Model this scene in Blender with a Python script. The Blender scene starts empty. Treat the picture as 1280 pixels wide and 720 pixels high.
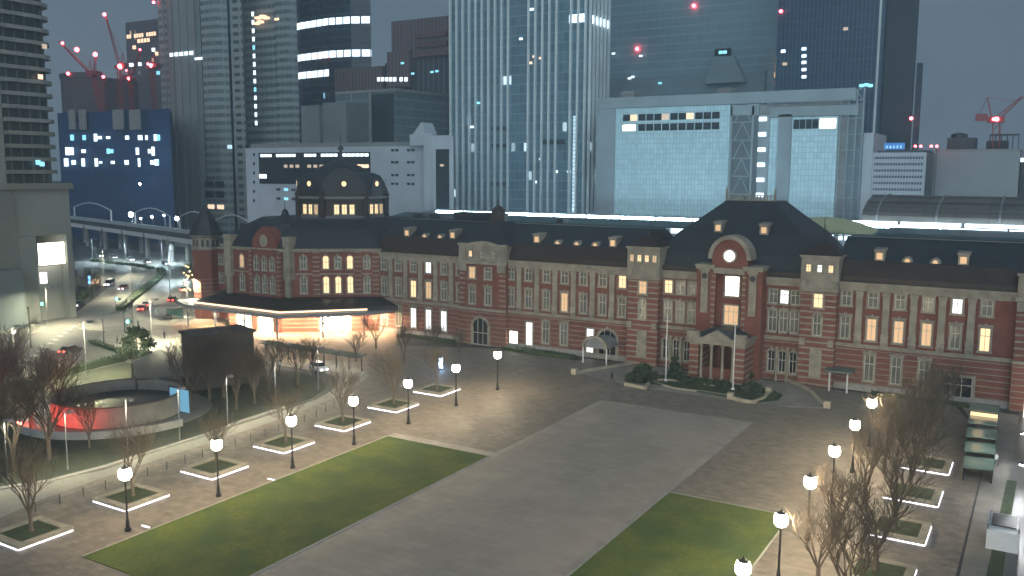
import bpy, math, random
import numpy as np
from mathutils import Vector, noise
random.seed(7)
SC = bpy.context.scene
COL = SC.collection
R = math.radians
PI = math.pi

# ---------------------------------------------------------------- camera, world, light, exposure
CAM = np.array([45.96, -149.66, 34.95]); YAW, PITCH, ROLL, FPX = .5413, .1304, .0047, 1108.17
_F = np.array([-math.sin(YAW)*math.cos(PITCH), math.cos(YAW)*math.cos(PITCH), -math.sin(PITCH)])
_r = np.array([math.cos(YAW), math.sin(YAW), 0.]); _u = np.cross(_r, _F)
_r, _u = math.cos(ROLL)*_r+math.sin(ROLL)*_u, -math.sin(ROLL)*_r+math.cos(ROLL)*_u
cd = bpy.data.cameras.new('camera'); cam = bpy.data.objects.new('camera', cd); COL.objects.link(cam)
from mathutils import Matrix
M = Matrix([[_r[i], _u[i], -_F[i], CAM[i]] for i in range(3)]+[[0, 0, 0, 1]])
cam.matrix_world = M
cd.sensor_width = 36; cd.lens = FPX/1280*36; cd.clip_start = .5; cd.clip_end = 6000
SC.camera = cam
SC.view_settings.view_transform = 'Standard'; SC.view_settings.look = 'None'
SC.view_settings.exposure = .72; SC.view_settings.gamma = 1; SC.view_settings.use_curve_mapping = False
SC.cycles.use_denoising = True
SC.cycles.sample_clamp_indirect = 2.5
SC.cycles.max_bounces = 5; SC.cycles.diffuse_bounces = 2; SC.cycles.glossy_bounces = 3
SC.cycles.caustics_reflective = False; SC.cycles.caustics_refractive = False

W = bpy.data.worlds.new('World'); SC.world = W; W.use_nodes = True
nt = W.node_tree; nt.nodes.clear()
out = nt.nodes.new('ShaderNodeOutputWorld'); add = nt.nodes.new('ShaderNodeAddShader')
sky = nt.nodes.new('ShaderNodeTexSky'); sky.sky_type = 'NISHITA'; sky.sun_disc = False
SUN_EL, SUN_AZ = R(15), R(207)
sky.sun_elevation = SUN_EL; sky.sun_rotation = SUN_AZ; sky.dust_density = 4
b1 = nt.nodes.new('ShaderNodeBackground'); b1.inputs['Strength'].default_value = .0016      # night: all but off
b2 = nt.nodes.new('ShaderNodeBackground'); b2.inputs['Strength'].default_value = 1.0        # low cloud lit by the city
tc = nt.nodes.new('ShaderNodeTexCoord'); nz = nt.nodes.new('ShaderNodeTexNoise'); nz.inputs['Scale'].default_value = 2.2; nz.inputs['Detail'].default_value = 4
rp = nt.nodes.new('ShaderNodeValToRGB')
rp.color_ramp.elements[0].position = .3; rp.color_ramp.elements[0].color = (.068, .098, .130, 1)
rp.color_ramp.elements[1].position = .72; rp.color_ramp.elements[1].color = (.108, .146, .182, 1)
L = nt.links.new
L(tc.outputs['Generated'], nz.inputs['Vector']); L(nz.outputs['Fac'], rp.inputs['Fac']); L(rp.outputs['Color'], b2.inputs['Color'])
L(sky.outputs['Color'], b1.inputs['Color']); L(b1.outputs[0], add.inputs[0]); L(b2.outputs[0], add.inputs[1]); L(add.outputs[0], out.inputs['Surface'])
# glow of the lit city behind the camera: one very soft, weak lamp
sl = bpy.data.lights.new('city_glow', 'SUN'); sl.energy = 1.15; sl.angle = R(75); sl.color = (.80, .93, 1)
so = bpy.data.objects.new('city_glow', sl); COL.objects.link(so)
d = Vector((-.46, .85, -.26)); so.rotation_euler = d.to_track_quat('-Z', 'Y').to_euler(); so.location = (60, -200, 120)

# ---------------------------------------------------------------- helpers
def ray(px, py): return _F+_r*(px-640)/FPX+_u*(360-py)/FPX
def g(px, py, z=0.):
    d = ray(px, py); t = (z-CAM[2])/d[2]; p = CAM+d*t; return float(p[0]), float(p[1])
def v(px, py, Y):
    d = ray(px, py); t = (Y-CAM[1])/d[1]; p = CAM+d*t; return float(p[0]), float(p[2])
def slant(x0, x1, y, depth, y1=None):     # footprint whose flanks run away along the lines of sight, so only the front shows
    y1 = y if y1 is None else y1
    return [(x0, y), (x1, y1), (x1+(x1-CAM[0])/(y1-CAM[1])*depth*.96, y1+depth), (x0+(x0-CAM[0])/(y-CAM[1])*depth*.96, y+depth)]
def proj(x, y, z):
    w = np.array([x, y, z])-CAM; return 640+FPX*(w@_r)/(w@_F), 360-FPX*(w@_u)/(w@_F)

class MB:
    def __init__(s): s.v = []; s.f = []
    def quad(s, *p):
        n = len(s.v); s.v += [tuple(q) for q in p]; s.f.append(tuple(range(n, n+len(p)))); return s
    def box(s, x0, x1, y0, y1, z0, z1):
        n = len(s.v)
        s.v += [(x0,y0,z0),(x1,y0,z0),(x1,y1,z0),(x0,y1,z0),(x0,y0,z1),(x1,y0,z1),(x1,y1,z1),(x0,y1,z1)]
        s.f += [tuple(n+i for i in q) for q in ((0,3,2,1),(4,5,6,7),(0,1,5,4),(1,2,6,5),(2,3,7,6),(3,0,4,7))]; return s
    def loft(s, rings, cap=True):
        k = len(rings[0]); n = len(s.v)
        for r in rings: s.v += [tuple(p) for p in r]
        for i in range(len(rings)-1):
            for j in range(k):
                a = n+i*k+j; b = n+i*k+(j+1) % k
                s.f.append((a, b, b+k, a+k))
        if cap:
            s.f.append(tuple(n+j for j in reversed(range(k)))); s.f.append(tuple(n+(len(rings)-1)*k+j for j in range(k)))
        return s
    def prism(s, poly, z0, z1):
        if sum((poly[i][0]*poly[(i+1) % len(poly)][1]-poly[(i+1) % len(poly)][0]*poly[i][1]) for i in range(len(poly))) < 0: poly = poly[::-1]
        return s.loft([[(x, y, z0) for x, y in poly], [(x, y, z1) for x, y in poly]])
    def lathe(s, cx, cy, prof, n=16, ph=0):
        return s.loft([[(cx+r*math.cos(2*PI*j/n+ph), cy+r*math.sin(2*PI*j/n+ph), z) for j in range(n)] for r, z in prof])
    def tube(s, a, b, r0, r1=None, n=6):
        r1 = r0 if r1 is None else r1
        a = Vector(a); b = Vector(b); d = (b-a)
        if d.length < 1e-6: return s
        d.normalize(); t = d.orthogonal().normalized(); q = d.cross(t)
        return s.loft([[tuple(p+(t*math.cos(2*PI*j/n)+q*math.sin(2*PI*j/n))*r) for j in range(n)] for p, r in ((a, r0), (b, r1))])
    def path(s, pts, r, n=6):
        for i in range(len(pts)-1): s.tube(pts[i], pts[i+1], r, None, n)
        return s
    def beam(s, a, b, w, h):       # horizontal-ish bar of width w and height h, resting with its underside on the line
        a = Vector(a); b = Vector(b); d = (b-a); n = Vector((-d.y, d.x, 0)).normalized()*w/2; up = Vector((0, 0, h))
        return s.loft([[tuple(a-n), tuple(a+n), tuple(a+n+up), tuple(a-n+up)], [tuple(b-n), tuple(b+n), tuple(b+n+up), tuple(b-n+up)]])
    def ball(s, c, r, n=10, m=6, sz=1):
        return s.lathe(c[0], c[1], [(max(.001, r*math.sin(PI*i/m)), c[2]-r*sz*math.cos(PI*i/m)) for i in range(m+1)], n)
    def extx(s, prof, x0, x1):     # profile in (y, z) run along x
        return s.loft([[(x0, y, z) for y, z in prof], [(x1, y, z) for y, z in prof]])
    def exty(s, prof, y0, y1):     # profile in (x, z) run along y
        return s.loft([[(x, y0, z) for x, z in prof], [(x, y1, z) for x, z in prof]])
    def mesh(s, name, m, off=(0, 0, 0), smooth=False):
        me = bpy.data.meshes.new(name)
        me.from_pydata([(x-off[0], y-off[1], z-off[2]) for x, y, z in s.v], [], s.f)
        me.materials.append(m)
        import bmesh
        bm = bmesh.new(); bm.from_mesh(me); bmesh.ops.recalc_face_normals(bm, faces=bm.faces); bm.to_mesh(me); bm.free()
        if smooth: me.shade_smooth()
        me.update(); return me
    def build(s, name, m, parent=None, smooth=False, label=None):
        off = wloc(parent); o = bpy.data.objects.new(name, s.mesh(name, m, off, smooth)); COL.objects.link(o)
        if parent: o.parent = parent
        if label: o['label'] = label
        return o
def wloc(o):
    x = Vector((0, 0, 0))
    while o: x = x+Vector(o.location); o = o.parent
    return x
def inst(name, me, loc, parent, rz=0):      # an object showing a shared mesh, loc in world metres
    o = bpy.data.objects.new(name, me); COL.objects.link(o); o.parent = parent
    o.location = Vector(loc)-wloc(parent); o.rotation_euler.z = rz; return o
def tag(o, label, cat, group=None, kind=None):
    o['label'] = label
    if cat: o['category'] = cat
    if group: o['group'] = group
    if kind: o['kind'] = kind
    return o
def thing(name, loc, label, cat, group=None, rz=0):
    o = bpy.data.objects.new(name, None); COL.objects.link(o); o.location = loc; o.rotation_euler.z = rz
    o.empty_display_size = .1
    return tag(o, label, cat, group)
def copy_tree(o, loc=None, rz=None, label=None, parent=None, group=None):
    c = o.copy(); COL.objects.link(c)
    if parent: c.parent = parent
    if loc is not None: c.location = loc
    if rz is not None: c.rotation_euler.z = rz
    if label: c['label'] = label
    if group: c['group'] = group
    for ch in list(o.children): copy_tree(ch, parent=c)
    return c
def struct(name, mb, m): o = mb.build(name, m); o['kind'] = 'structure'; o['label'] = name.replace('_', ' '); return o

# ---------------------------------------------------------------- materials
def newmat(name):
    m = bpy.data.materials.new(name); m.use_nodes = True; n = m.node_tree
    return m, n, n.nodes['Principled BSDF']
def node(n, t, **k):
    o = n.nodes.new(t)
    for a, b in k.items(): setattr(o, a, b)
    return o
def mth(n, op, a, b=None, c=None):
    o = node(n, 'ShaderNodeMath', operation=op)
    for i, x in enumerate((a, b, c)):
        if x is None: continue
        if isinstance(x, (int, float)): o.inputs[i].default_value = x
        else: n.links.new(x, o.inputs[i])
    return o.outputs[0]
def mixc(n, fac, a, b, bt='MIX'):
    o = node(n, 'ShaderNodeMix', data_type='RGBA', blend_type=bt)
    for i, x in ((0, fac), (6, a), (7, b)):
        if isinstance(x, (int, float)): o.inputs[i].default_value = x
        elif isinstance(x, tuple): o.inputs[i].default_value = (*x[:3], 1)
        else: n.links.new(x, o.inputs[i])
    return o.outputs[2]
def noisef(n, scale, detail=3, vec=None, lo=.35, hi=.65):
    t = node(n, 'ShaderNodeTexNoise'); t.inputs['Scale'].default_value = scale; t.inputs['Detail'].default_value = detail
    if vec is None: vec = node(n, 'ShaderNodeNewGeometry').outputs['Position']
    n.links.new(vec, t.inputs['Vector'])
    mr = node(n, 'ShaderNodeMapRange'); mr.inputs[1].default_value = lo; mr.inputs[2].default_value = hi
    n.links.new(t.outputs['Fac'], mr.inputs[0]); return mr.outputs[0]
def mat(name, col, rough=.7, var=.25, scale=.6, metal=0, emit=None, es=0, spec=None, bump=0):
    m, n, p = newmat(name)
    c2 = tuple(x*(1-var) for x in col)
    if var > 0:
        f = mixc(n, noisef(n, scale, 4), c2, col); f2 = mixc(n, mth(n, 'MULTIPLY', noisef(n, scale*9, 3), .35), f, c2)
        n.links.new(f2, p.inputs['Base Color'])
    else: p.inputs['Base Color'].default_value = (*col, 1)
    p.inputs['Roughness'].default_value = rough; p.inputs['Metallic'].default_value = metal
    if emit: p.inputs['Emission Color'].default_value = (*emit, 1); p.inputs['Emission Strength'].default_value = es
    if spec is not None: p.inputs['Specular IOR Level'].default_value = spec
    if bump:
        b = node(n, 'ShaderNodeBump'); b.inputs['Strength'].default_value = bump; b.inputs['Distance'].default_value = .05
        n.links.new(noisef(n, scale*8, 4), b.inputs['Height']); n.links.new(b.outputs[0], p.inputs['Normal'])
    return m
def glow(name, col, s):
    m, n, p = newmat(name); p.inputs['Base Color'].default_value = (*[min(1, x*.5) for x in col], 1)
    p.inputs['Emission Color'].default_value = (*col, 1); p.inputs['Emission Strength'].default_value = s; return m
def uv_axes(n):      # u along the wall (object space), z up
    t = node(n, 'ShaderNodeTexCoord'); g_ = node(n, 'ShaderNodeSeparateXYZ'); n.links.new(t.outputs['Object'], g_.inputs[0])
    nn = node(n, 'ShaderNodeSeparateXYZ'); n.links.new(t.outputs['Normal'], nn.inputs[0])
    ax = mth(n, 'GREATER_THAN', mth(n, 'ABSOLUTE', nn.outputs[0]), .707)
    u = mth(n, 'ADD', mth(n, 'MULTIPLY', g_.outputs[1], ax), mth(n, 'MULTIPLY', g_.outputs[0], mth(n, 'SUBTRACT', 1., ax)))
    return u, g_.outputs[2], nn.outputs[2]
def curtain(name, glass, frame, pu, pz, wu=.15, wz=.2, rough=.25, glow_c=None, glow_s=0, lit=0., litc=(.8, .9, 1), lits=1.5, jit=.35, frac_lit_rows=False):
    """curtain wall: glass cells pu x pz metres between frame lines; a share `lit` of the cells has its lights on"""
    m, n, p = newmat(name)
    u, z, nz_ = uv_axes(n)
    cu = mth(n, 'DIVIDE', u, pu); cz = mth(n, 'DIVIDE', z, pz)
    fu = mth(n, 'FRACT', cu); fz = mth(n, 'FRACT', cz)
    fr = mth(n, 'MAXIMUM', mth(n, 'LESS_THAN', fu, wu), mth(n, 'LESS_THAN', fz, wz))
    cell = node(n, 'ShaderNodeCombineXYZ'); n.links.new(mth(n, 'FLOOR', cu), cell.inputs[0]); n.links.new(mth(n, 'FLOOR', cz), cell.inputs[1])
    wn = node(n, 'ShaderNodeTexWhiteNoise'); n.links.new(cell.outputs[0], wn.inputs['Vector'])
    gl = mixc(n, wn.outputs['Value'], tuple(x*(1-jit) for x in glass), glass)
    gl = mixc(n, mth(n, 'MULTIPLY', noisef(n, .04, 3), .5), gl, tuple(x*.6 for x in glass))
    n.links.new(mixc(n, fr, gl, frame), p.inputs['Base Color'])
    n.links.new(mth(n, 'ADD', mth(n, 'MULTIPLY', fr, .5), rough), p.inputs['Roughness'])
    wn2 = node(n, 'ShaderNodeTexWhiteNoise'); ad = node(n, 'ShaderNodeVectorMath', operation='ADD'); ad.inputs[1].default_value = (17.3, 5.1, 2)
    n.links.new(cell.outputs[0], ad.inputs[0]); n.links.new(ad.outputs[0], wn2.inputs['Vector'])
    on = mth(n, 'MULTIPLY', mth(n, 'LESS_THAN', wn2.outputs['Value'], lit), mth(n, 'SUBTRACT', 1., fr))
    es = mth(n, 'MULTIPLY', mth(n, 'MULTIPLY', on, lits), wn.outputs['Value'])
    if glow_s:
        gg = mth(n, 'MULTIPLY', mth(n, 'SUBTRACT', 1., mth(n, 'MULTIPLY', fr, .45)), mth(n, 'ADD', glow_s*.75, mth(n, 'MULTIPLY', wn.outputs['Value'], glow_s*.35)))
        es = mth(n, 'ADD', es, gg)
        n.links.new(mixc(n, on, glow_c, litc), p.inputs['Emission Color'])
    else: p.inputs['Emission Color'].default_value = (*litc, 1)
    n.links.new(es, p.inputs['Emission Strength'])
    return m
def banded(name, brick, stone, period, frac, z0=0.):
    m, n, p = newmat(name)
    geo = node(n, 'ShaderNodeNewGeometry'); s = node(n, 'ShaderNodeSeparateXYZ'); n.links.new(geo.outputs['Position'], s.inputs[0])
    f = mth(n, 'LESS_THAN', mth(n, 'FRACT', mth(n, 'DIVIDE', mth(n, 'SUBTRACT', s.outputs[2], z0), period)), frac)
    br = mixc(n, noisef(n, .5, 4), tuple(x*.72 for x in brick), brick)
    br = mixc(n, mth(n, 'MULTIPLY', noisef(n, 7, 2), .4), br, tuple(x*.55 for x in brick))
    st = mixc(n, noisef(n, .8, 4), tuple(x*.7 for x in stone), stone)
    n.links.new(mixc(n, f, br, st), p.inputs['Base Color']); p.inputs['Roughness'].default_value = .8
    b = node(n, 'ShaderNodeBump'); b.inputs['Strength'].default_value = .4; b.inputs['Distance'].default_value = .06
    n.links.new(f, b.inputs['Height']); n.links.new(b.outputs[0], p.inputs['Normal'])
    return m
def paving(name, c1, c2, tu, tv, joint=.03, jc=.5, mott=.5, rough=.6, big=.08):
    m, n, p = newmat(name)
    geo = node(n, 'ShaderNodeNewGeometry'); bt = node(n, 'ShaderNodeTexBrick')
    bt.inputs['Scale'].default_value = 1; bt.inputs['Brick Width'].default_value = tu; bt.inputs['Row Height'].default_value = tv
    bt.inputs['Mortar Size'].default_value = joint; bt.inputs['Color1'].default_value = (*c1, 1); bt.inputs['Color2'].default_value = (*c2, 1)
    bt.inputs['Mortar'].default_value = (*[x*jc for x in c1], 1); n.links.new(geo.outputs['Position'], bt.inputs['Vector'])
    bt.inputs['Bias'].default_value = -.1
    a = mixc(n, mth(n, 'MULTIPLY', noisef(n, big*3.2, 5), mott), bt.outputs['Color'], tuple(x*.6 for x in c2))
    a = mixc(n, mth(n, 'MULTIPLY', noisef(n, 1.1, 4), mott*.6), a, tuple(x*.72 for x in c1))
    a = mixc(n, mth(n, 'MULTIPLY', noisef(n, big, 3, None, .5, .62), .35), a, tuple(x*1.15 for x in c1))
    n.links.new(a, p.inputs['Base Color'])
    n.links.new(mth(n, 'ADD', mth(n, 'MULTIPLY', noisef(n, .3, 4), .25), rough-.12), p.inputs['Roughness'])
    return m
BR, ST = (.235, .082, .058), (.36, .325, .255)
m_brick = banded('red_brick', BR, ST, 50, .0)
m_band = banded('banded_brick', BR, tuple(x*.8 for x in ST), .93, .18, .1)
m_quoin = banded('quoined_brick', BR, tuple(x*.85 for x in ST), 1.0, .30, .3)
m_stone = mat('pale_stone', ST, .8, .35, .7, bump=.2)
m_stone2 = mat('attic_stone', (.34, .31, .25), .8, .4, .5, bump=.2)
m_granite = mat('grey_granite', (.36, .35, .33), .7, .3, 1.5)
m_slate = None
def slate():
    m, n, p = newmat('slate_roof'); geo = node(n, 'ShaderNodeNewGeometry')
    bt = node(n, 'ShaderNodeTexBrick'); bt.inputs['Scale'].default_value = 1; bt.inputs['Brick Width'].default_value = .5; bt.inputs['Row Height'].default_value = .3
    bt.inputs['Mortar Size'].default_value = .02; bt.inputs['Color1'].default_value = (.018, .025, .032, 1); bt.inputs['Color2'].default_value = (.034, .043, .052, 1); bt.inputs['Mortar'].default_value = (.02, .025, .03, 1)
    s = node(n, 'ShaderNodeSeparateXYZ'); c = node(n, 'ShaderNodeCombineXYZ'); n.links.new(geo.outputs['Position'], s.inputs[0])
    n.links.new(mth(n, 'ADD', s.outputs[0], s.outputs[1]), c.inputs[0]); n.links.new(s.outputs[2], c.inputs[1]); n.links.new(c.outputs[0], bt.inputs['Vector'])
    n.links.new(mixc(n, mth(n, 'MULTIPLY', noisef(n, .25, 4), .6), bt.outputs['Color'], (.018, .022, .026)), p.inputs['Base Color']); p.inputs['Roughness'].default_value = .6
    return m
m_slate = slate()
m_copper = mat('brown_copper_gutter', (.04, .027, .024), .6, .4, .5)
m_dark = mat('dark_metal', (.035, .037, .04), .5, .2, 2)
m_black = mat('black_iron', (.015, .015, .016), .45, .1, 2)
m_grey = mat('grey_metal', (.22, .23, .24), .5, .2, 1)
m_white = mat('white_paint', (.75, .76, .76), .45, .12, .8)
m_sash = mat('cream_sash', (.6, .57, .48), .5, .1, 2)
m_glass = mat('curtained_glass', (.20, .20, .165), .25, .45, .5)
m_dglass = mat('dark_glass', (.02, .025, .03), .12, .2, .5)
m_warm = glow('warm_lit_window', (1, .66, .34), .95)
m_warm2 = glow('dim_warm_window', (1, .62, .33), .42)
m_cool = glow('white_lit_window', (.93, .95, 1), 1.0)
m_vhot = glow('bright_doorway', (1, .93, .8), 4)
m_clock = glow('lit_clock_face', (1, .97, 1), 1.6)
m_lantern = glow('lantern_glass', (1, .80, .52), 150)
m_strip = glow('white_led_strip', (.9, .88, 1), 5)
m_flood = glow('platform_light', (.60, .86, 1), 50)
m_flood2 = glow('site_floodlight', (.8, .9, 1), 60)
m_red = glow('red_beacon', (1, .06, .08), 22)
m_green = glow('green_signal', (.1, 1, .62), 8)
m_tail = glow('red_tail_lamp', (1, .05, .03), 14)
m_head = glow('white_headlamp', (1, .97, 1), 12)
m_bark = mat('grey_brown_bark', (.12, .095, .07), .9, .35, 3)
m_twig = mat('brown_twigs', (.105, .084, .062), .9, .3, 1.5)
m_leaf = mat('dark_evergreen', (.035, .065, .022), .7, .5, 1.2)
m_hedge = mat('hedge_leaves', (.05, .085, .03), .7, .5, 1.0)
m_soil = mat('ground_cover', (.05, .075, .03), .9, .5, 1.5, bump=.5)
m_asph = mat('asphalt', (.15, .15, .135), .6, .3, .25, bump=.15)
m_asph2 = mat('dark_asphalt', (.05, .05, .05), .7, .3, .2)
m_conc = mat('concrete', (.3, .3, .29), .8, .3, .5)
m_paint = mat('road_paint', (.6, .6, .57), .6, .25, 2)
m_plaza = paving('plaza_granite', (.225, .192, .158), (.13, .113, .094), 1.2, .6, .03, .6, .6, .66, .3)
m_pathm = paving('central_granite', (.315, .275, .235), (.265, .235, .20), 2.4, 1.2, .04, .72, .35, .7, .05)
m_edge = paving('edge_granite', (.32, .29, .26), (.24, .22, .2), 1.5, 1.0, .02, .6, .4, .6, .1)
m_walk = paving('pavement_slabs', (.30, .29, .26), (.23, .225, .2), .6, .6, .02, .6, .4, .7, .1)
m_drive = paving('service_road', (.27, .265, .24), (.23, .225, .2), .3, .3, .01, .8, .25, .7, .1)
def lawnm():
    m, n, p = newmat('lawn_grass')
    a = mixc(n, noisef(n, .22, 6, None, .40, .60), (.034, .080, .005), (.125, .150, .010))
    a = mixc(n, mth(n, 'MULTIPLY', noisef(n, 2.5, 5), .55), a, (.025, .055, .008)); a = mixc(n, mth(n, 'MULTIPLY', noisef(n, 25, 3), .5), a, (.06, .11, .02))
    n.links.new(a, p.inputs['Base Color']); p.inputs['Roughness'].default_value = .9
    b = node(n, 'ShaderNodeBump'); b.inputs['Strength'].default_value = .8; b.inputs['Distance'].default_value = .08
    n.links.new(noisef(n, 12, 5), b.inputs['Height']); n.links.new(b.outputs[0], p.inputs['Normal']); return m
m_lawn = lawnm()
m_verge = mat('dark_verge', (.028, .038, .018), .9, .5, .6, bump=.5)
#@@SETTING
# ---------------------------------------------------------------- the setting
def sheet(name, poly, z, m):
    return struct(name, MB().quad(*[(x, y, z) for x, y in poly]), m)
def rect(x0, x1, y0, y1): return [(x0, y0), (x1, y0), (x1, y1), (x0, y1)]
sheet('ground', rect(-2600, 2600, -1500, 3200), 0, m_asph2)
# city street north of the plaza: asphalt, pavements, markings
sheet('road', [(-250, -160), (-78, -105), (-96, -60), (-105, -47), (-136, -1), (-150, 30), (-215, 98), (-330, 98), (-215, 40), (-148, -18), (-138, -60), (-250, -120)], .004, m_asph)
def slab(name, poly, z0, z1, m): return struct(name, MB().prism(poly, z0, z1), m)
slab('pavement', [g(*p) for p in ((236, 345), (225, 372), (204, 399), (262, 452), (170, 447), (122, 424), (150, 400), (180, 388), (205, 372), (222, 356))], 0, .12, m_walk)
slab('pavement', [(-149, -60), (-138.5, -42), (-141, -26), (-152, -12), (-215, 43), (-221, 40), (-155, -22), (-150, -60)], 0, .12, m_walk)
slab('traffic_island', [g(*p) for p in ((84, 399), (145, 392), (200, 396), (150, 416), (100, 412))], 0, .10, m_walk)
sheet('crossroads', [g(*p) for p in ((0, 440), (95, 415), (150, 420), (195, 402), (240, 425), (162, 455), (80, 472), (0, 489))], .008, m_asph)
lam = []
for k in range(7):          # lane dashes along the boulevard
    for a, b in (((115, 392), (215, 318)), ((150, 392), (222, 330)), ((190, 396), (235, 340))):
        pa = Vector((*g(*a), 0)); pb = Vector((*g(*b), 0)); dd = pb-pa
        p = pa+dd*(k/7.); q = p+dd.normalized()*3.2; nn = Vector((-dd.y, dd.x, 0)).normalized()*.13
        lam.append([tuple(w_+Vector((0, 0, .012))) for w_ in (p-nn, q-nn, q+nn, p+nn)])
mb = MB()
for q in lam: mb.quad(*q)
struct('lane_markings', mb, m_paint)
mb = MB()
for k in range(9):          # zebra crossings
    x, y = g(205, 396); x2, y2 = g(247, 397)
    f = k/9; cx, cy = x+(x2-x)*f, y+(y2-y)*f
    mb.quad(*[(cx+a*.3*1+b*1.2, cy+b*1.6-a*.2, .014) for a, b in ((-1, -1), (1, -1), (1, 1), (-1, 1))])
x, y = g(96, 404); x2, y2 = g(20, 462)
for k in range(12):
    f = k/12; cx, cy = x+(x2-x)*f, y+(y2-y)*f
    mb.quad(*[(cx+a*.9, cy+b*.45, .016) for a, b in ((-1, -1), (1, -1), (1, 1), (-1, 1))])
struct('zebra_crossing', mb, m_paint)
# plaza
slab('plaza_paving', [(41, -150), (41.6, -22), (36, -2), (-20, -1.5), (-45, -2), (-76, -16), (-60, -35), (-52, -42), (-47.5, -52), (-46, -68), (-45.5, -85), (-48, -100), (-52, -150)], 0, .05, m_plaza)
def strip(poly, z, name, m): sheet(name, poly, z, m)
strip(rect(-10.3, 11.6, -150, -28), .058, 'centre_path', m_pathm)
strip(rect(-11.0, -10.3, -150, -28), .062, 'path_border', m_edge); strip(rect(11.6, 12.6, -150, -28), .062, 'path_border', m_edge)
strip(rect(-27.1, -11.0, -60.2, -58.6), .058, 'path_border', m_edge)
# the lawns stand a little above the paving
slab('lawn', rect(-26.8, -11.0, -104, -60.4), 0, .12, m_lawn); slab('lawn', rect(12.6, 25.6, -104, -60.4), 0, .12, m_lawn)
for x0, x1 in ((-26.8, -11.0), (12.6, 25.6)): struct('lawn_kerb', MB().box(x0-.22, x0-.004, -104, -60.2, 0, .14).box(x1+.004, x1+.2, -104, -60.2, 0, .14).box(x0, x1, -60.396, -60.2, 0, .138), m_granite)
# curved service road west of the lamps
def curve_band(pa, pb, z, name, m, h=None):
    pts = [g(*p) for p in pa]; qts = [g(*p) for p in pb]
    poly = pts+qts[::-1]
    return sheet(name, poly, z, m)
curve_band([(-60, 660), (0, 648), (60, 622), (130, 597), (200, 574), (280, 548), (340, 528), (400, 505), (440, 487), (462, 470), (440, 455), (400, 447), (320, 443)],
           [(-60, 618), (0, 608), (70, 600), (130, 588), (190, 567), (250, 548), (310, 528), (360, 512), (395, 500), (418, 487), (424, 474), (405, 466), (320, 452)], .066, 'service_road', m_drive)
slab('planted_verge', [g(*p) for p in ((-80, 640), (-20, 612), (60, 600), (130, 582), (190, 563), (250, 544), (305, 524), (355, 508), (390, 497), (408, 485), (400, 473), (375, 466), (320, 460), (240, 480), (0, 520))], 0, .10, m_verge)
slab('planted_verge', [g(*p) for p in ((-30, 496), (60, 476), (155, 454), (236, 462), (240, 490), (100, 520), (-30, 560))], 0, .09, m_verge)
slab('kerb', [g(*p) for p in ((-20, 613), (60, 601), (130, 583), (190, 564), (250, 545), (305, 525), (355, 509), (356, 511), (306, 527), (251, 547), (190, 566.5), (130, 586), (60, 604), (-20, 616))], 0, .18, m_granite)
sheet('station_forecourt', [(-124, -30), (-70, -36), (-60, -18), (-72, -1), (-77, 0), (-112, -13), (-124, -8)], .07, mat('brown_paving', (.26, .19, .14), .75, .35, .5))
# station driveway and its kerbs
slab('driveway', [(-22.5, -13.4), (-16, -3), (-12.5, -1.3), (12.5, -1.3), (16.6, -8), (19.6, -14.6), (14, -17), (-10, -17.2)], 0, .09, mat('driveway_stone', (.27, .25, .215), .7, .3, .4))
# right-hand walk and yard
slab('pavement', [(41.8, -150), (52, -150), (46, -4), (37, -2.5), (41.6, -22)], 0, .07, paving('walk_granite', (.24, .22, .19), (.19, .175, .15), 1.6, .5, .02, .6, .5, .6, .1))
sheet('yard', [(44.0, -150), (120, -150), (120, -2), (44.6, -2)], .078, mat('wet_asphalt', (.09, .095, .09), .33, .5, .25))
sheet('ground_cover_strip', [(43.2, -90), (44.6, -90), (45.2, -36), (44.2, -36)], .082, m_soil)

# ---------------------------------------------------------------- the station
ST_ = thing('station_building', (0, 0, 0), 'long red brick railway station with slate roofs, domed hall and lit clock', 'station')
def frame_mesh(w, h, arch, ped, t=.26, dp=.16):
    """pale stone surround standing dp proud of the wall; local: x across, y out (negative = towards the square), z up from the sill"""
    mb = MB(); x = w/2
    mb.box(-x-t, -x, -dp, 0, 0, h); mb.box(x, x+t, -dp, 0, 0, h); mb.box(-x-t-.1, x+t+.1, -dp-.1, 0, -.28, 0)
    if arch:
        n = 8; r0, r1 = x, x+t
        for i in range(n):
            a0, a1 = PI*i/n, PI*(i+1)/n
            p = [(r0*math.cos(a0), h+r0*math.sin(a0)), (r1*math.cos(a0), h+r1*math.sin(a0)), (r1*math.cos(a1), h+r1*math.sin(a1)), (r0*math.cos(a1), h+r0*math.sin(a1))]
            mb.loft([[(q[0], -dp, q[1]) for q in p], [(q[0], 0, q[1]) for q in p]])
        mb.box(-.15, .15, -dp-.06, 0, h+x+.02, h+x+t+.2)
    else:
        mb.box(-x-t, x+t, -dp, 0, h, h+t)
        if ped: mb.extx([(-dp-.12, h+t), (0, h+t), (0, h+t+.3), (-dp-.12, h+t+.12)], -x-t-.12, x+t+.12); mb.box(-.17, .17, -dp-.14, -.002, h+t+.12, h+t+.5)
    return mb
def pane_mb(w, h, arch):
    x = w/2; pts = [(-x, 0), (x, 0), (x, h)]
    if arch: pts += [(x*math.cos(PI*i/8), h+x*math.sin(PI*i/8)) for i in range(1, 8)]
    pts += [(-x, h)]
    return MB().quad(*[(a, -.035, b) for a, b in pts])
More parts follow.
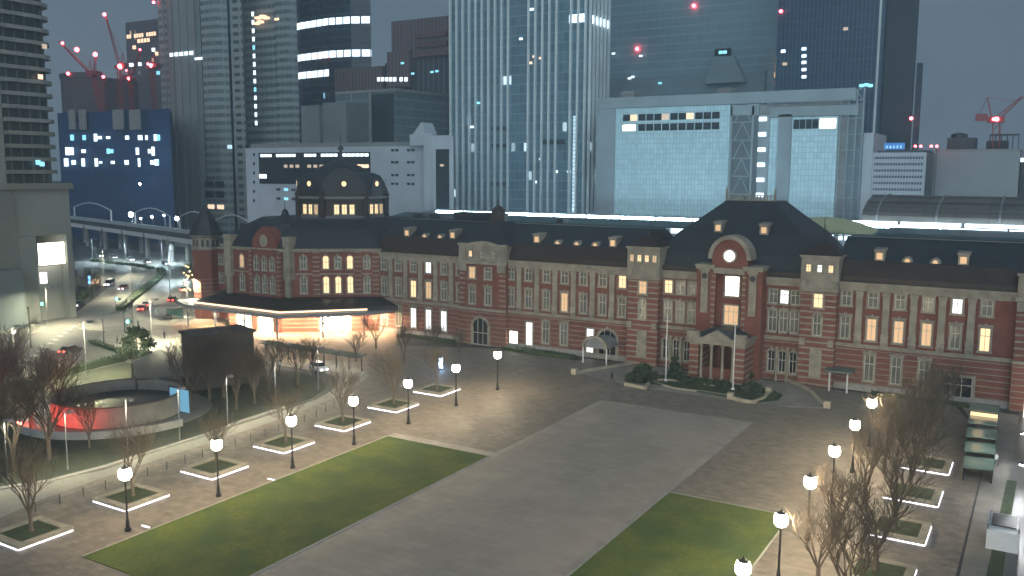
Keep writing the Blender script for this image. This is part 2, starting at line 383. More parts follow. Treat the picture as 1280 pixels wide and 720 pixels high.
def sash_mb(w, h, arch, nv=1):
    mb = MB(); x = w/2
    top = h+(x if arch else 0)
    for i in range(nv):
        c = -x+w*(i+1)/(nv+1); mb.box(c-.045, c+.045, -.09, -.037, 0, top-.03)
    mb.box(-x, x, -.085, -.037, h*.66, h*.66+.11); mb.box(-x, -x+.09, -.088, -.037, 0, h); mb.box(x-.09, x, -.088, -.037, 0, h); mb.box(-x, x, -.088, -.037, 0, .1)
    return mb
WT = {}
def wtype(key, w, h, arch=False, ped=False, nv=1, t=.26):
    f = frame_mesh(w, h, arch, ped, t).mesh('window_surround', m_stone)
    s = sash_mb(w, h, arch, nv).mesh('window_sash', m_sash)
    pn = {}
    for nm, mm in (('glass', m_glass), ('dark', m_dglass), ('warm', m_warm), ('dim', m_warm2), ('cool', m_cool), ('hot', m_vhot)):
        pn[nm] = pane_mb(w, h, arch).mesh('window_pane', mm)
    WT[key] = (f, s, pn)
wtype('w3', 1.45, 2.25); wtype('w2', 1.4, 3.5, ped=True); wtype('w1', 1.45, 4.2, ped=True); wtype('arch2', 1.25, 3.0, arch=True); wtype('arch3', 1.25, 2.2, arch=True)
wtype('small', .8, 1.2, t=.14); wtype('wide', 2.5, 3.4, nv=2); wtype('drum', 1.15, 2.2, t=.16); wtype('arcade', 1.15, 3.1, arch=True, t=.3); wtype('gate', 3.6, 3.6, arch=True, nv=2, t=.5); wtype('door', 1.9, 3.3, t=.22)
wtype('tall', 1.5, 4.6); wtype('bigdoor', 4.4, 3.7, nv=2, t=.4)
LABELP = {'warm': 'window lit in warm yellow', 'dim': 'window dimly lit in orange', 'cool': 'window lit in bright white', 'hot': 'brightly glowing doorway'}
def win(key, x, y, z, lit='glass', rz=0, name=None):
    f, s, pn = WT[key]
    o = inst(name or {'door': 'door', 'bigdoor': 'door', 'drum': 'drum_window', 'small': 'attic_window', 'arcade': 'arcade_arch'}.get(key, 'window'), f, (x, y, z), ST_, rz)
    for nm, me in (('pane', pn[lit]), ('sash', s)):
        c = bpy.data.objects.new(nm, me); COL.objects.link(c); c.parent = o
    if lit in LABELP: o['label'] = LABELP[lit]
    return o
ZC = 17.0
def prt(name, mb, m, label=None, smooth=False): return mb.build(name, m, ST_, smooth, label)
def prts(name, boxes, m):
    for b in boxes: o = prt(name, MB().box(*b), m)
    return o
# long body and wings
prts('wall', [(a, b, 0, 24, 7.3, ZC) for a, b in ((-78, -55.9), (-44.8, -18.5), (17.9, 43.2), (-12.6, 12.3))], m_brick)
prts('banded_ground_floor_wall', [(a, b, -.1, 24, 0, 7.29) for a, b in ((-78, -55.9), (-44.8, -18.5), (17.9, 43.2), (-12.6, 12.3))], m_band)
for x0, x1 in ((-78, -55.9), (-44.8, -18.5), (17.9, 43.2), (-12.6, -5.2), (6.2, 12.3)):
    prt('cornice', MB().box(x0+.02, x1-.02, -.45, .5, ZC, ZC+.35).box(x0+.02, x1-.02, -.6, .5, ZC+.35, ZC+.62).box(x0+.02, x1-.02, -.22, -.003, ZC-.75, ZC-.003), m_stone)
    prt('string_course', MB().box(x0+.02, x1-.02, -.35, -.102, 7.05, 7.3).box(x0+.02, x1-.02, -.22, -.003, 7.32, 7.62), m_stone)
    prt('parapet', MB().box(x0+.02, x1-.02, -.05, .45, ZC+.63, ZC+1.5), m_copper)
for x0, x1 in ((-78, -55.9), (-44.8, -18.5), (17.9, 43.2)):
    prt('plinth', MB().box(x0+.02, x1-.02, -.3, -.102, 0, 1.0), m_granite)
def mansard(x0, x1):
    return MB().extx([(.1, ZC+.6), (.46, ZC+1.55), (1.9, 20.9), (9, 24.3), (15, 24.3), (22.1, 20.9), (24, ZC+.6)], x0, x1)
roof = prt('roof', mansard(-79, -18.0), m_slate); prt('roof', mansard(17.2, 75), m_slate)
prt('ridge_strip', MB().box(-79, -16, 8.8, 9.2, 24.3, 24.45).box(15, 75, 8.8, 9.2, 24.3, 24.45), mat('lead_ridge', (.12, .16, .16), .5, .2, 1))
for x0, x1 in ((-78, -56), (-44.7, -18.6), (18, 43.1)): prt('gutter_slope', MB().extx([(.0, ZC+1.5), (.44, ZC+1.52), (1.95, 20.85), (1.62, 20.95)], x0, x1), m_copper)
LIT3 = {-27.9: None}
def bay(xs, l3, l2, l1, n1=None):
    for i, x in enumerate(xs):
        win('w3', x, 0, 13.75, l3.get(i, 'glass')); win('w2', x, 0, 8.35, l2.get(i, 'glass'))
        if n1 is None or i in n1: win('w1', x, -.1, 1.75, l1.get(i, 'glass'))
xsR = [19.2+4.02*i for i in range(6)]
bay(xsR, {4: 'cool'}, {1: 'dim', 2: 'dim', 3: 'dim', 5: 'warm'}, {2: 'glass'}, (1, 2, 3))
win('bigdoor', xsR[4]+.6, -.1, .3, 'dark'); 
xsL = [-44.2+4.0*i for i in range(7)]
bay(xsL, {6: 'warm'}, {3: 'dim'}, {}, (2, 3))
win('door', xsL[0]+.7, -.1, .1, 'hot'); win('tall', xsL[1]+.3, -.1, .9, 'cool'); win('tall', xsL[4]+1.6, -.1, .9, 'cool'); win('gate', -23.0, -.1, .2, 'dark', name='door')
xsM = [-76.4+3.97*i for i in range(6)]
bay(xsM, {3: 'cool'}, {2: 'warm', 3: 'dim'}, {2: 'cool', 3: 'cool', 4: 'cool'}, (0, 1, 2, 3, 4))
pil = MB().box(-.5, .5, -.42, -.004, 9.2, 16.24).box(-.62, .62, -.5, -.004, 15.7, 16.24).box(-.6, .6, -.55, -.004, 8.9, 9.5).loft([[(-.55, -.004, 7.64), (.55, -.004, 7.64), (.55, -.3, 7.64), (-.55, -.3, 7.64)], [(-.55, -.004, 8.3), (.55, -.004, 8.3), (.62, -.6, 8.3), (-.62, -.6, 8.3)], [(-.5, -.004, 8.9), (.5, -.004, 8.9), (.5, -.5, 8.9), (-.5, -.5, 8.9)]]).mesh('pilaster', m_stone)
for xs in (xsL, xsM, xsR):
    rng = range(len(xs)-1)
    for i in rng: inst('pilaster', pil, ((xs[i]+xs[i+1])/2, 0, 0), ST_)
# dormers: square ones at the ends, round ones between
rd = MB().box(-.75, .75, -.1, 2.2, 0, 1.6).extx([(-.2, 1.6), (2.4, 1.6), (2.4, 2.1), (-.2, 1.9)], -.9, .9).mesh('dormer', m_stone2)
od = MB().exty([(.85*math.cos(PI*i/10), .95*math.sin(PI*i/10)) for i in range(11)], -.1, 1.8).mesh('round_dormer', m_stone2)
dgl = MB().box(-.45, .45, -.13, -.103, .3, 1.35).mesh('dormer_pane', m_warm2); ogl = MB().exty([(.4*math.cos(PI*i/8), .55*math.sin(PI*i/8)+.1) for i in range(9)], -.13, -.103).mesh('dormer_pane', m_warm2); dgd = MB().box(-.45, .45, -.13, -.103, .3, 1.35).mesh('dormer_pane', m_glass)
def dorm(kind, x, y=2.3, z=20.95, dark=False):
    o = inst('dormer' if kind else 'round_dormer', rd if kind else od, (x, y, z), ST_)
    c = bpy.data.objects.new('pane', (dgd if dark else dgl) if kind else ogl); COL.objects.link(c); c.parent = o
for k, px in ((1, 1099), (0, 1134), (0, 1169), (1, 1204)): dorm(k, v(px, 330, 2.3)[0])
for k, px in ((1, 671), (0, 697), (0, 721), (0, 744), (1, 766), (1, 509), (0, 531), (0, 550), (1, 566)): dorm(k, v(px, 305, 2.3)[0])
# mid-wing pavilions with stone attics
def pavilion(x0, x1, lit3):
    c = (x0+x1)/2
    prt('pavilion_wall', MB().box(x0, x1, -1, 24, 7.3, ZC-.01), m_brick); prt('banded_ground_floor_wall', MB().box(x0-.05, x1+.05, -1.1, 24, 0, 7.29), m_band)
    prts('quoins', [(x0, x0+1.3, -1.12, -1.003, 7.62, ZC-.7), (x1-1.6, x1, -1.12, -1.003, 7.62, ZC-.7)], m_quoin)
    prt('string_course', MB().box(x0-.1, x1+.1, -1.4, -1.102, 7.1, 7.6), m_stone)
    prt('attic_wall', MB().box(x0-.1, x1+.1, -1.15, 5, ZC, ZC+3.2), m_stone2)
    n = 14; prof = [(x0-.3, ZC+3.2), (x1+.3, ZC+3.2), (x1+.3, ZC+3.6)]+[(x1+.3-(x1-x0+.6)*i/n, ZC+3.6+.55*max(0, math.sin(PI*(i-3)/(n-6))) if 3 <= i <= n-3 else ZC+3.6) for i in range(1, n)]+[(x0-.3, ZC+3.6)]
    prt('gable_cornice', MB().exty(prof, -1.45, -.4), m_stone)
    prt('cornice', MB().box(x0-.3, x1+.3, -1.5, -1.16, ZC-.5, ZC+.1), m_stone)
    for s in (x0+.9, x1-.9): prt('attic_pier', MB().box(s-.9, s+.9, -1.5, -1.16, ZC-2.0, ZC-.52).box(s-.75, s+.75, -1.38, -1.153, ZC+.1, ZC+3.1), m_stone2)
    prt('pavilion_roof', MB().loft([[(x0-.4, -1, ZC+3.3), (x1+.4, -1, ZC+3.3), (x1+.4, 14, ZC+3.3), (x0-.4, 14, ZC+3.3)], [(c-3, 1.8, 22.6), (c+3, 1.8, 22.6), (c+3, 11, 22.6), (c-3, 11, 22.6)], [(c-1.6, 3.5, 24.8), (c+1.6, 3.5, 24.8), (c+1.6, 8, 24.8), (c-1.6, 8, 24.8)]]), m_slate)
    prt('cupola', MB().lathe(c, 5, [(1.5, 24.8), (1.6, 26), (1.45, 26.8), (.9, 27.7), (.12, 28.2), (.08, 29.6)], 10), m_copper)
    for i, x in enumerate((x0+3.1, x1-4.2)):
        win('w3', x, -1, 13.55, lit3[i]); win('w2', x, -1, 8.35)
    for i, x in enumerate((x0+2.8, c, x1-2.8)): win('small', x, -1.15, ZC+.9, 'warm' if i == 0 else 'glass')
    win('gate', c-.4, -1.1, .1, 'dark', name='door')
pavilion(-55.9, -44.8, ('dim', 'glass')); pavilion(43.2, 55, ('dim', 'glass'))
# turrets beside the centre
def turret(x0, x1, n, lits):
    c = (x0+x1)/2
    prt('turret_wall', MB().box(x0, x1, -1.5, 22, 0, ZC-1.2), m_quoin)
    prt('turret_attic', MB().box(x0-.15, x1+.15, -1.65, 4.2, ZC-1.2, 21.4).box(x0-.4, x1+.4, -1.9, 4.4, 21.4, 21.75).box(x0-.3, x1+.3, -1.8, -1.65, 16.1, 16.4), m_stone2)
    prt('turret_roof', MB().loft([[(x0-.3, -1.8, 21.75), (x1+.3, -1.8, 21.75), (x1+.3, 4.4, 21.75), (x0-.3, 4.4, 21.75)], [(c-1, .4, 23.6), (c+1, .4, 23.6), (c+1, 2, 23.6), (c-1, 2, 23.6)]]), m_copper)
    prt('finial', MB().lathe(c, 1.2, [(.3, 23.6), (.35, 24.2), (.06, 24.6), (.05, 26.6)], 6), m_dark)
    for i in range(n):
        x = c+(i-(n-1)/2)*(1.45 if n == 4 else 1.75); win('small', x, -1.65, 19.0, lits[i])
    prts('corbel', [(x0+.1, x0+.9, -2.0, -1.66, 16.5, 17.6), (x1-.9, x1-.1, -2.0, -1.66, 16.5, 17.6), (x0+.1, x0+1, -1.9, -1.503, 6.9, 8.0), (x1-1, x1-.1, -1.9, -1.503, 6.9, 8.0)], m_stone)
    win('w3', c, -1.5, 13.2, lits[-1]); win('arch2', c, -1.5, 8.6)
    prt('niche', MB().box(c-.95, c+.95, -1.65, -1.503, 1.6, 6.6), m_stone)
turret(-18.5, -12.6, 4, ('dim', 'warm', 'warm', 'dim')); turret(12.3, 17.9, 3, ('warm', 'cool', 'warm'))
bpy.data.objects  # centre block
for i, x in enumerate((-11.2, -8.9, -6.7)): win('w3', x, 0, 13.5, 'warm' if i == 0 else 'glass'); win('w2', x, 0, 8.4)
for i, x in enumerate((7.5, 9.3, 11.1)): win('w3' if 0 else 'w3', x, 0, 13.2, 'cool' if i == 1 else 'glass'); win('w2', x, 0, 8.4)
for x in (-11.4, -9.4, -7.4, 7.6, 9.4, 11.2): win('arcade', x, -.1, 1.5, 'dark')
for x in (-10.4, -8.4, 8.5, 10.3): prt('arcade_column', MB().lathe(x, -.45, [(.28, 0), (.3, .5), (.2, .6), (.2, 5.2), (.34, 5.6), (.34, 5.9)], 10), m_stone)
PC = .5      # the portal
for s in (-1, 1):
    x = PC+s*4.15
    prt('portal_pier', MB().box(x-1.5, x+1.5, -2.6, 2, 0, 18.6), m_brick)
    prt('quoins', MB().box(x-s*1.5-.35, x-s*1.5+.35, -2.72, -2.603, 8.3, 17.8), m_quoin)
    prt('pier_panel', MB().box(x-.62, x+.62, -2.95, -2.603, 11, 18.2).box(x-.9, x+.9, -3.1, -2.603, 18.2, 18.6).box(x-1.6, x+1.6, -3.0, 2, 18.6, 19.1).box(x-1.75, x+1.75, -3.2, 2, 19.1, 19.35), m_stone)
    prt('oculus', MB().exty([(x+.5*math.cos(2*PI*i/12), 17.4+.5*math.sin(2*PI*i/12)) for i in range(12)], -3.05, -2.952), m_dark)
prt('portal_wall', MB().box(PC-2.65, PC+2.65, -.8, 1.5, 0, 19), m_brick)
n = 14; gab = [(PC-3.1, 18.6), (PC+3.1, 18.6)]+[(PC+3.1*math.cos(PI*i/n), 20.4+3.5*math.sin(PI*i/n)) for i in range(n+1)]
prt('clock_gable', MB().exty(gab, -2.4, .5), m_brick)
prt('gable_arch', (lambda mb: [mb.loft([[(PC+q[0], y, 20.4+q[1]) for q in ((3.0*math.cos(a0), 3.4*math.sin(a0)), (3.7*math.cos(a0), 4.1*math.sin(a0)), (3.7*math.cos(a1), 4.1*math.sin(a1)), (3.0*math.cos(a1), 3.4*math.sin(a1)))] for y in (-2.9, .6)]) for a0, a1 in ((PI*i/12, PI*(i+1)/12) for i in range(12))] and mb)(MB().box(PC-2.7, PC+2.7, -2.75, -2.403, 17.9, 18.9)), m_stone2)
ck = prt('clock', MB().exty([(PC+1.25*math.cos(2*PI*i/20), 21.0+1.25*math.sin(2*PI*i/20)) for i in range(20)], -2.75, -2.403), m_stone)
MB().exty([(PC+.92*math.cos(2*PI*i/20), 21.0+.92*math.sin(2*PI*i/20)) for i in range(20)], -2.84, -2.752).build('clock_face', m_clock, ck)
MB().box(PC-.04, PC+.04, -2.9, -2.842, 20.95, 21.7).box(PC-.03, PC+.45, -2.93, -2.902, 20.96, 21.05).build('clock_hands', m_black, ck)
win('wide', PC+.1, -.8, 13.9, 'hot'); win('wide', PC+.1, -.8, 8.9, 'dim')
# porch
prts('porch_wall', [(PC-4.7, PC-3.1, -8, -2.61, 0, 6.6), (PC+3.1, PC+4.7, -8, -2.61, 0, 6.6)], m_quoin)
prt('porch_entablature', MB().box(PC-4.9, PC+4.9, -8.2, -2.61, 6.6, 7.3).box(PC-5.2, PC+5.2, -8.5, -2.61, 7.3, 7.65).exty([(PC-2.5, 7.65), (PC+2.5, 7.65), (PC, 9.1)], -8.4, -7.6).box(PC-5, PC-3, -8.4, -7.4, 7.65, 8.6).box(PC+3, PC+5, -8.4, -7.4, 7.65, 8.6), m_stone2)
prt('porch_roof', MB().loft([[(PC-4.4, -7.3, 7.65), (PC+4.4, -7.3, 7.65), (PC+4.4, -2.62, 7.65), (PC-4.4, -2.62, 7.65)], [(PC-2, -5.5, 8.8), (PC+2, -5.5, 8.8), (PC+2, -2.62, 8.8), (PC-2, -2.62, 8.8)]]), m_slate)
for x in (-2.7, -.95, .95, 2.7): prt('porch_column', MB().lathe(PC+x, -7.6, [(.35, 0), (.35, .8), (.24, .9), (.22, 5.9), (.38, 6.3), (.38, 6.6)], 10), m_stone)
prt('porch_screen', MB().box(PC-3.1, PC+3.1, -6.6, -6.4, 0, 2.4).box(PC-.1, PC+.1, -6.6, -6.4, 2.4, 6.6), m_brick)
# centre roof
def rr(hw, y0, y1, z): return [(-.1-hw, y0, z), (-.1+hw, y0, z), (-.1+hw, y1, z), (-.1-hw, y1, z)]
prt('centre_roof', MB().loft([rr(16.2, .2, 27, 17.7), rr(13.9, 2.0, 25.5, 21.0), rr(11.1, 4.6, 23, 24.3), rr(7.6, 7.6, 20, 27.2), rr(5.4, 9.6, 18.4, 29.1), rr(4.5, 10.3, 17.7, 29.9)]), m_slate)
mb = MB().box(-4.6, 4.4, 10.1, 10.5, 29.95, 30.15).box(-4.6, 4.4, 10.1, 10.5, 30.85, 31.0)
for i in range(15): mb.box(-4.4+i*.605, -4.2+i*.605, 10.2, 10.4, 30.15, 30.85)
for x in (-4.6, 4.2): mb.box(x, x+.3, 10.1, 10.5, 29.9, 31.4).lathe(x+.15, 10.3, [(.2, 31.4), (.22, 31.6), (.03, 32.4)], 6)
prt('roof_cresting', mb, m_stone2)
for px, py in ((899, 284), (956, 287)):
    x, z = v(px, py, 4.9); dorm(1, x, 4.4, z-.9)
# ---- domed hall at the north end
CX = -98.; FY = -12.8
D0, D1 = Vector((-95, FY)), Vector((-77.65, -.12)); DA = math.atan2(D1.y-D0.y, D1.x-D0.x)
foot = [tuple(D0), tuple(D1), (-77.65, 26), (-119.5, 26), (-119.5, -3.2), (-111, FY)]
def dpt(px):        # the point of the slanted hall front seen in picture column px
    lo, hi = 0., 1.
    for _ in range(40):
        m_ = (lo+hi)/2; p = D0+(D1-D0)*m_
        if proj(p.x, p.y, 10)[0] < px: lo = m_
        else: hi = m_
    p = D0+(D1-D0)*lo; return p.x, p.y
def grow(poly, d):
    cx_ = sum(p[0] for p in poly)/len(poly); cy_ = sum(p[1] for p in poly)/len(poly); o = []
    k = len(poly)
    for i in range(k):
        a, b, c = Vector(poly[i-1]), Vector(poly[i]), Vector(poly[(i+1) % k])
        n1 = Vector(((b-a).y, -(b-a).x)).normalized(); n2 = Vector(((c-b).y, -(c-b).x)).normalized()
        if n1.dot(b-Vector((cx_, cy_))) < 0: n1 = -n1
        if n2.dot(b-Vector((cx_, cy_))) < 0: n2 = -n2
        q = (n1+n2); q = q/ max(.2, q.dot(n1)); o.append(tuple(b+q*d))
    return o
prt('hall_wall', MB().prism(foot, 7.0, 17.6), m_brick); prt('banded_ground_floor_wall', MB().prism(grow(foot, .1), 0, 6.99), m_band)
prt('hall_cornice', MB().prism(grow(foot, .5), 17.6, 18.0).prism(grow(foot, .75), 18.0, 18.3).prism(grow(foot, .15), 12.65, 12.95), m_stone)
f2 = lambda d, z: [(x, y, z) for x, y in grow(foot, -d)]
prt('hall_roof', MB().loft([f2(-.5, 18.31), f2(1.2, 20.4), f2(3.2, 22.4), f2(7, 24.2)]), m_slate)
rt2 = math.sqrt(.5)
for px, l3, l2 in ((380, 'glass', 'glass'), (408, 'warm', 'warm'), (423, 'glass', 'warm'), (438, 'warm', 'warm'), (459, 'glass', 'glass')):
    x, y = dpt(px); win('arch3', x, y, 13.9, l3, DA); win('arch2', x, y, 8.6, l2, DA)
dn_ = Vector((math.sin(DA), -math.cos(DA))); dt_ = (D1-D0).normalized()
for px in (396, 448, 470):
    p = Vector(dpt(px)); hw_ = .75
    prt('quoins', MB().prism([tuple(p-dt_*hw_+dn_*.18), tuple(p+dt_*hw_+dn_*.18), tuple(p+dt_*hw_-dn_*.4), tuple(p-dt_*hw_-dn_*.4)], 7, 17.55), m_quoin)
win('arch3', -106.2, FY, 13.7, 'dim'); win('arch2', -106.2, FY, 8.6)
for x in (-101, -98.6, -96.2): win('arch3', x, FY-.6, 13.5, 'glass'); win('arch2', x, FY-.6, 8.6)
prt('gable_bay', MB().box(-102.8, -94.6, FY-.6, FY+3, 0, 17.9), m_brick)
prts('quoins', [(-103.3, -102.5, FY-.75, FY, 7, 17.5), (-94.9, -94.1, FY-.75, FY, 7, 17.5)], m_quoin)
prt('clock_gable', MB().exty([(-102.6, 17.9), (-94.8, 17.9), (-95.2, 20), (-96.2, 21.4), (-97.6, 22.6), (-98.7, 23), (-99.8, 22.6), (-101.2, 21.4), (-102.2, 20)], FY-.5, FY+3), m_brick)
ck = prt('round_medallion', MB().exty([(-98.7+1.15*math.cos(2*PI*i/16), 19.9+1.3*math.sin(2*PI*i/16)) for i in range(16)], FY-.7, FY-.503), m_stone)
prt('gable_roof', MB().lathe(-98.7, FY+6, [(4.6, 19), (4.4, 21.5), (3.4, 23.4), (1.6, 24.6), (.9, 25.2), (.6, 26.2), (.08, 26.6), (.05, 28.4)], 12), m_slate)
for x, y in ((dpt(362)[0], dpt(362)[1]+.1), (-109.9, FY)):
    prt('chimney', MB().box(x-1.0, x+1.0, y-.9, y+1.1, 11.6, 20.4).box(x-.6, x+.6, y-.8, y-.1, 7.1, 11.59).box(x-1.15, x+1.15, y-1.05, y+1.25, 20.41, 20.8), m_stone)
# octagonal drum, dome, lantern
DX, DY, AP, HW = -98.3, 11.3, 10.5, 3.6
def octo(r, z):
    d_ = r-AP; h = max(.3, HW+d_*.414); pts = [(r, -h), (r, h), (h, r), (-h, r), (-r, h), (-r, -h), (-h, -r), (h, -r)]
    return [(DX+x, DY+y, z) for x, y in pts]
prt('drum_base', MB().loft([octo(AP+2.6, 18.5), octo(AP+1.8, 21.6), octo(AP+.5, 23.6), octo(AP+.2, 24.3)]), m_slate)
prt('drum_wall', MB().loft([octo(AP, 24.3), octo(AP, 28.6)]), m_copper)
prt('drum_cornice', MB().loft([octo(AP+.5, 28.6), octo(AP+.7, 29.2)]), m_grey); prt('drum_sill', MB().loft([octo(AP+.2, 24.3), octo(AP+.25, 24.7)]), m_grey)
prt('dome', MB().loft([octo(AP+.2, 29.2), octo(AP+.15, 30.8), octo(AP-.35, 32.6), octo(AP-1.2, 33.9), octo(AP-2.6, 34.5), octo(AP-7, 34.8)]), m_slate)
prt('upper_dome', MB().lathe(DX, DY, [(6.3, 34.4), (5.9, 35.2), (4.6, 36.1), (2.6, 36.8), (1.2, 37.0)], 20), m_slate)
prt('dome_lantern', MB().lathe(DX, DY, [(1.9, 36.7), (1.7, 37.2), (.8, 37.5), (.7, 38.0), (.35, 38.6), (.3, 39.9), (.75, 40.0), (.75, 40.3), (.1, 41.0), (.07, 43.4)], 10), m_dark)
for k in range(5, 9):       # the four faces towards the square
    a = k*PI/4; nx_, ny_ = math.cos(a), math.sin(a); tx, ty = -ny_, nx_; rz = a+PI/2; ap = AP if k % 2 == 0 else (AP+HW)*.7071
    for j, l in ((-1, 'warm'), (0, 'warm'), (1, 'dim' if k != 7 else 'warm')):
        win('drum', DX+nx_*ap+tx*j*1.72, DY+ny_*ap+ty*j*1.72, 25.1, l, rz)
    o = inst('round_dormer', MB().exty([(1.7*math.cos(PI*i/10), 2.1*math.sin(PI*i/10)) for i in range(11)]+[(-1.7, -1.7), (1.7, -1.7)], -.5, 3.5).mesh('dormer', m_slate), (DX+nx_*(ap-.2), DY+ny_*(ap-.2), 31.1), ST_, rz)
    c = bpy.data.objects.new('pane', MB().exty([(.55*math.cos(2*PI*i/12), .95+.6*math.sin(2*PI*i/12)) for i in range(12)], -.6, -.52).mesh('pane', m_warm)); COL.objects.link(c); c.parent = o
    if k == 7: inst('dome_gable', MB().exty([(5.0*math.cos(PI*i/14), 6.4*math.sin(PI*i/14)) for i in range(15)], .25, 9).mesh('dome_gable', m_slate), (DX+nx_*(ap-.2), DY+ny_*(ap-.2), 29.25), ST_, rz)
for x, y, _ in octo(AP, 0):
    prt('pinnacle', MB().lathe(x, y, [(.75, 24.4), (.75, 29.3), (.95, 29.4), (.6, 30), (.3, 31), (.06, 31.4), (.04, 33)], 8), m_copper)
win('small', DX+.707*(AP+1.6), DY-.707*(AP+1.6), 21.4, 'warm', R(45))
# the octagonal end turret
TX, TY = -124.6, -7.0
def oc2(r, z): return [(TX+r*math.cos(PI/8+PI/4*i), TY+r*math.sin(PI/8+PI/4*i), z) for i in range(8)]
prt('end_turret_wall', MB().loft([oc2(3.3, 0), oc2(3.3, 16.4)]), m_brick); prt('quoins', MB().loft([oc2(3.36, 6.2), oc2(3.36, 9.6)]), m_band)
prt('end_turret_attic', MB().loft([oc2(3.6, 16.4), oc2(3.6, 16.8), oc2(3.25, 16.9), oc2(3.25, 19.2), oc2(3.9, 19.5), oc2(3.9, 19.9)]), m_stone2)
mb = MB()
for i in range(8):
    a = PI/4*i
    for s in (-.55, .55):
        x, y = TX+3.03*math.cos(a)-s*math.sin(a), TY+3.03*math.sin(a)+s*math.cos(a)
        dx_, dy_ = math.cos(a), math.sin(a)
        mb.loft([[(x-.3*-dy_*0-dy_*-.28, y+dx_*-.28, z), (x-dy_*.28, y+dx_*.28, z), (x-dy_*.28+dx_*.06, y+dx_*.28+dy_*.06, z), (x+dy_*.28+dx_*.06, y-dx_*.28+dy_*.06, z)] for z in (17.2, 18.8)])
prt('louvres', mb, m_dark)
prt('end_turret_roof', MB().loft([oc2(4.2, 19.9), oc2(3.3, 21.3), oc2(2.2, 23.6), oc2(.6, 26.2), oc2(.15, 26.8)]), m_slate)
prt('link_wall', MB().box(-122.6, -117.9, -6.5, 20, 0, 16.6), m_brick); prt('cornice', MB().box(-122.6, -118.4, -6.9, 20, 16.6, 17.0), m_stone)
for z in (13.0, 8.6): win('w3', -120.2, -6.5, z)
# entrance canopy round the hall, lit from below
cf = [(-124.5, -16.5), (-117, -19.9), (-89, -20), (-75.4, -5.8), (-73.6, -.45), (-77.7, -.45), (-95.1, FY-.3), (-111, FY-.3), (-119.6, -6.2)]
cano = prt('entrance_canopy', MB().prism(cf, 4.6, 5.3), m_grey)
inner_o = [(-116, -17.6), (-89.8, -17.8), (-77.4, -4.9), (-72.4, -.5)]; inner_i = [(-111, FY-.25), (-95, FY-.3), (-79.4, -1.9), (-76.5, -.5)]
mb = MB()
for i in range(3):
    a, b = inner_o[i], inner_o[i+1]; c, d_ = inner_i[i+1], inner_i[i]
    mb.loft([[(a[0], a[1], 5.31), (b[0], b[1], 5.31), (c[0], c[1], 5.31), (d_[0], d_[1], 5.31)], [(a[0], a[1], 6.1), (b[0], b[1], 6.1), (c[0], c[1], 7.8), (d_[0], d_[1], 7.8)]])
a, b = inner_o[0], inner_i[0]
mb.loft([[(a[0], a[1], 5.31), (b[0], b[1], 5.31), (-119.3, -6.7, 5.31)], [(a[0]+.2, a[1], 6.1), (b[0], b[1], 7.8), (-119.3, -6.7, 7.3)]])
mb.build('canopy_roof', m_black, cano)
mb = MB()
pts = [(-119.9, -8.0), (-116.4, -17.9), (-89.7, -18.1), (-77.1, -5.0)]
for i in range(3): mb.beam((*pts[i], 5.45), (*pts[i+1], 5.45), .14, .32)
mb.build('light_strip', glow('canopy_strip', (1, .68, .42), 1.6), cano)
for x, y in ((-117, -19.2), (-108, -19.2), (-99, -19.2), (-89.6, -19.0), (-83, -12.4), (-76.9, -6.4)):
    MB().tube((x, y, .07), (x, y, 4.6), .2, None, 8).tube((x, y, 2.6), (x-1.3, y, 4.6), .12).tube((x, y, 2.6), (x+1.3, y, 4.6), .12).build('column', m_grey, cano)
for x, y in ((-113, -16.2), (-106, -16.2), (-99, -16.2), (-92.2, -15.2), (-87, -11.0), (-81.6, -6.6), (-76.6, -3.0)):
    MB().lathe(x, y, [(.55, 4.5), (.55, 4.59)], 12).build('downlight', (bpy.data.materials.get('canopy_downlight') or glow('canopy_downlight', (1, .70, .42), 650)), cano)
x, y = dpt(424); win('bigdoor', x+dn_.x*.15, y+dn_.y*.15, .1, 'hot', DA); x, y = dpt(412); win('bigdoor', x+dn_.x*.16, y+dn_.y*.16, .1, 'hot', DA)
win('bigdoor', -98.6, FY-.75, .1, 'hot'); win('bigdoor', -106, FY-.15, .1, 'hot')
# rooftop plant on the wing
for x0, x1, z0, z1 in ((*[v(p, 262, 18)[0] for p in (573, 633)], 24, 25.9), (*[v(p, 268, 18)[0] for p in (523, 534)], 24.2, 25.2), (*[v(p, 268, 18)[0] for p in (543, 556)], 24.2, 25.1), (*[v(p, 272, 18)[0] for p in (701, 709)], 24, 25.1)):
    prt('plant_box', MB().box(x0, x1, 16, 19, z0, z1), m_dark)
ant = prt('aerial', MB().tube((v(1031, 280, 12)[0], 12, 24.2), (v(1031, 280, 12)[0], 12, 27.4), .06), m_dark)
#@@CITY
# ---------------------------------------------------------------- the city behind
def bld(name, loc, label, cat='tower block', group='high-rise buildings behind the station'):
    return thing(name, loc, label, cat, group)
def blockm(px0, px1, Y, ztop, depth, z0=0):     # x-range on the plane Y that spans the two picture columns
    x0 = v(px0, 200, Y)[0]; x1 = v(px1, 200, Y)[0]; return x0, x1
def litrow(parent, xa, xb, y, z, h, n, m, gap=.25, skip=()):
    w = (xb-xa)/n
    for i in range(n):
        if i in skip: continue
        MB().box(xa+i*w+gap*w/2, xa+(i+1)*w-gap*w/2, y-.12, y-.02, z, z+h).build('lit_window', m, parent)
g_off = glow('office_window_white', (.75, .9, 1), 1.5); g_offw = glow('office_window_warm', (1, .62, .4), 1.3); g_cy = glow('office_window_cyan', (.3, .8, 1), .9)
g_dimw = glow('office_window_dim', (1, .75, .55), .35)
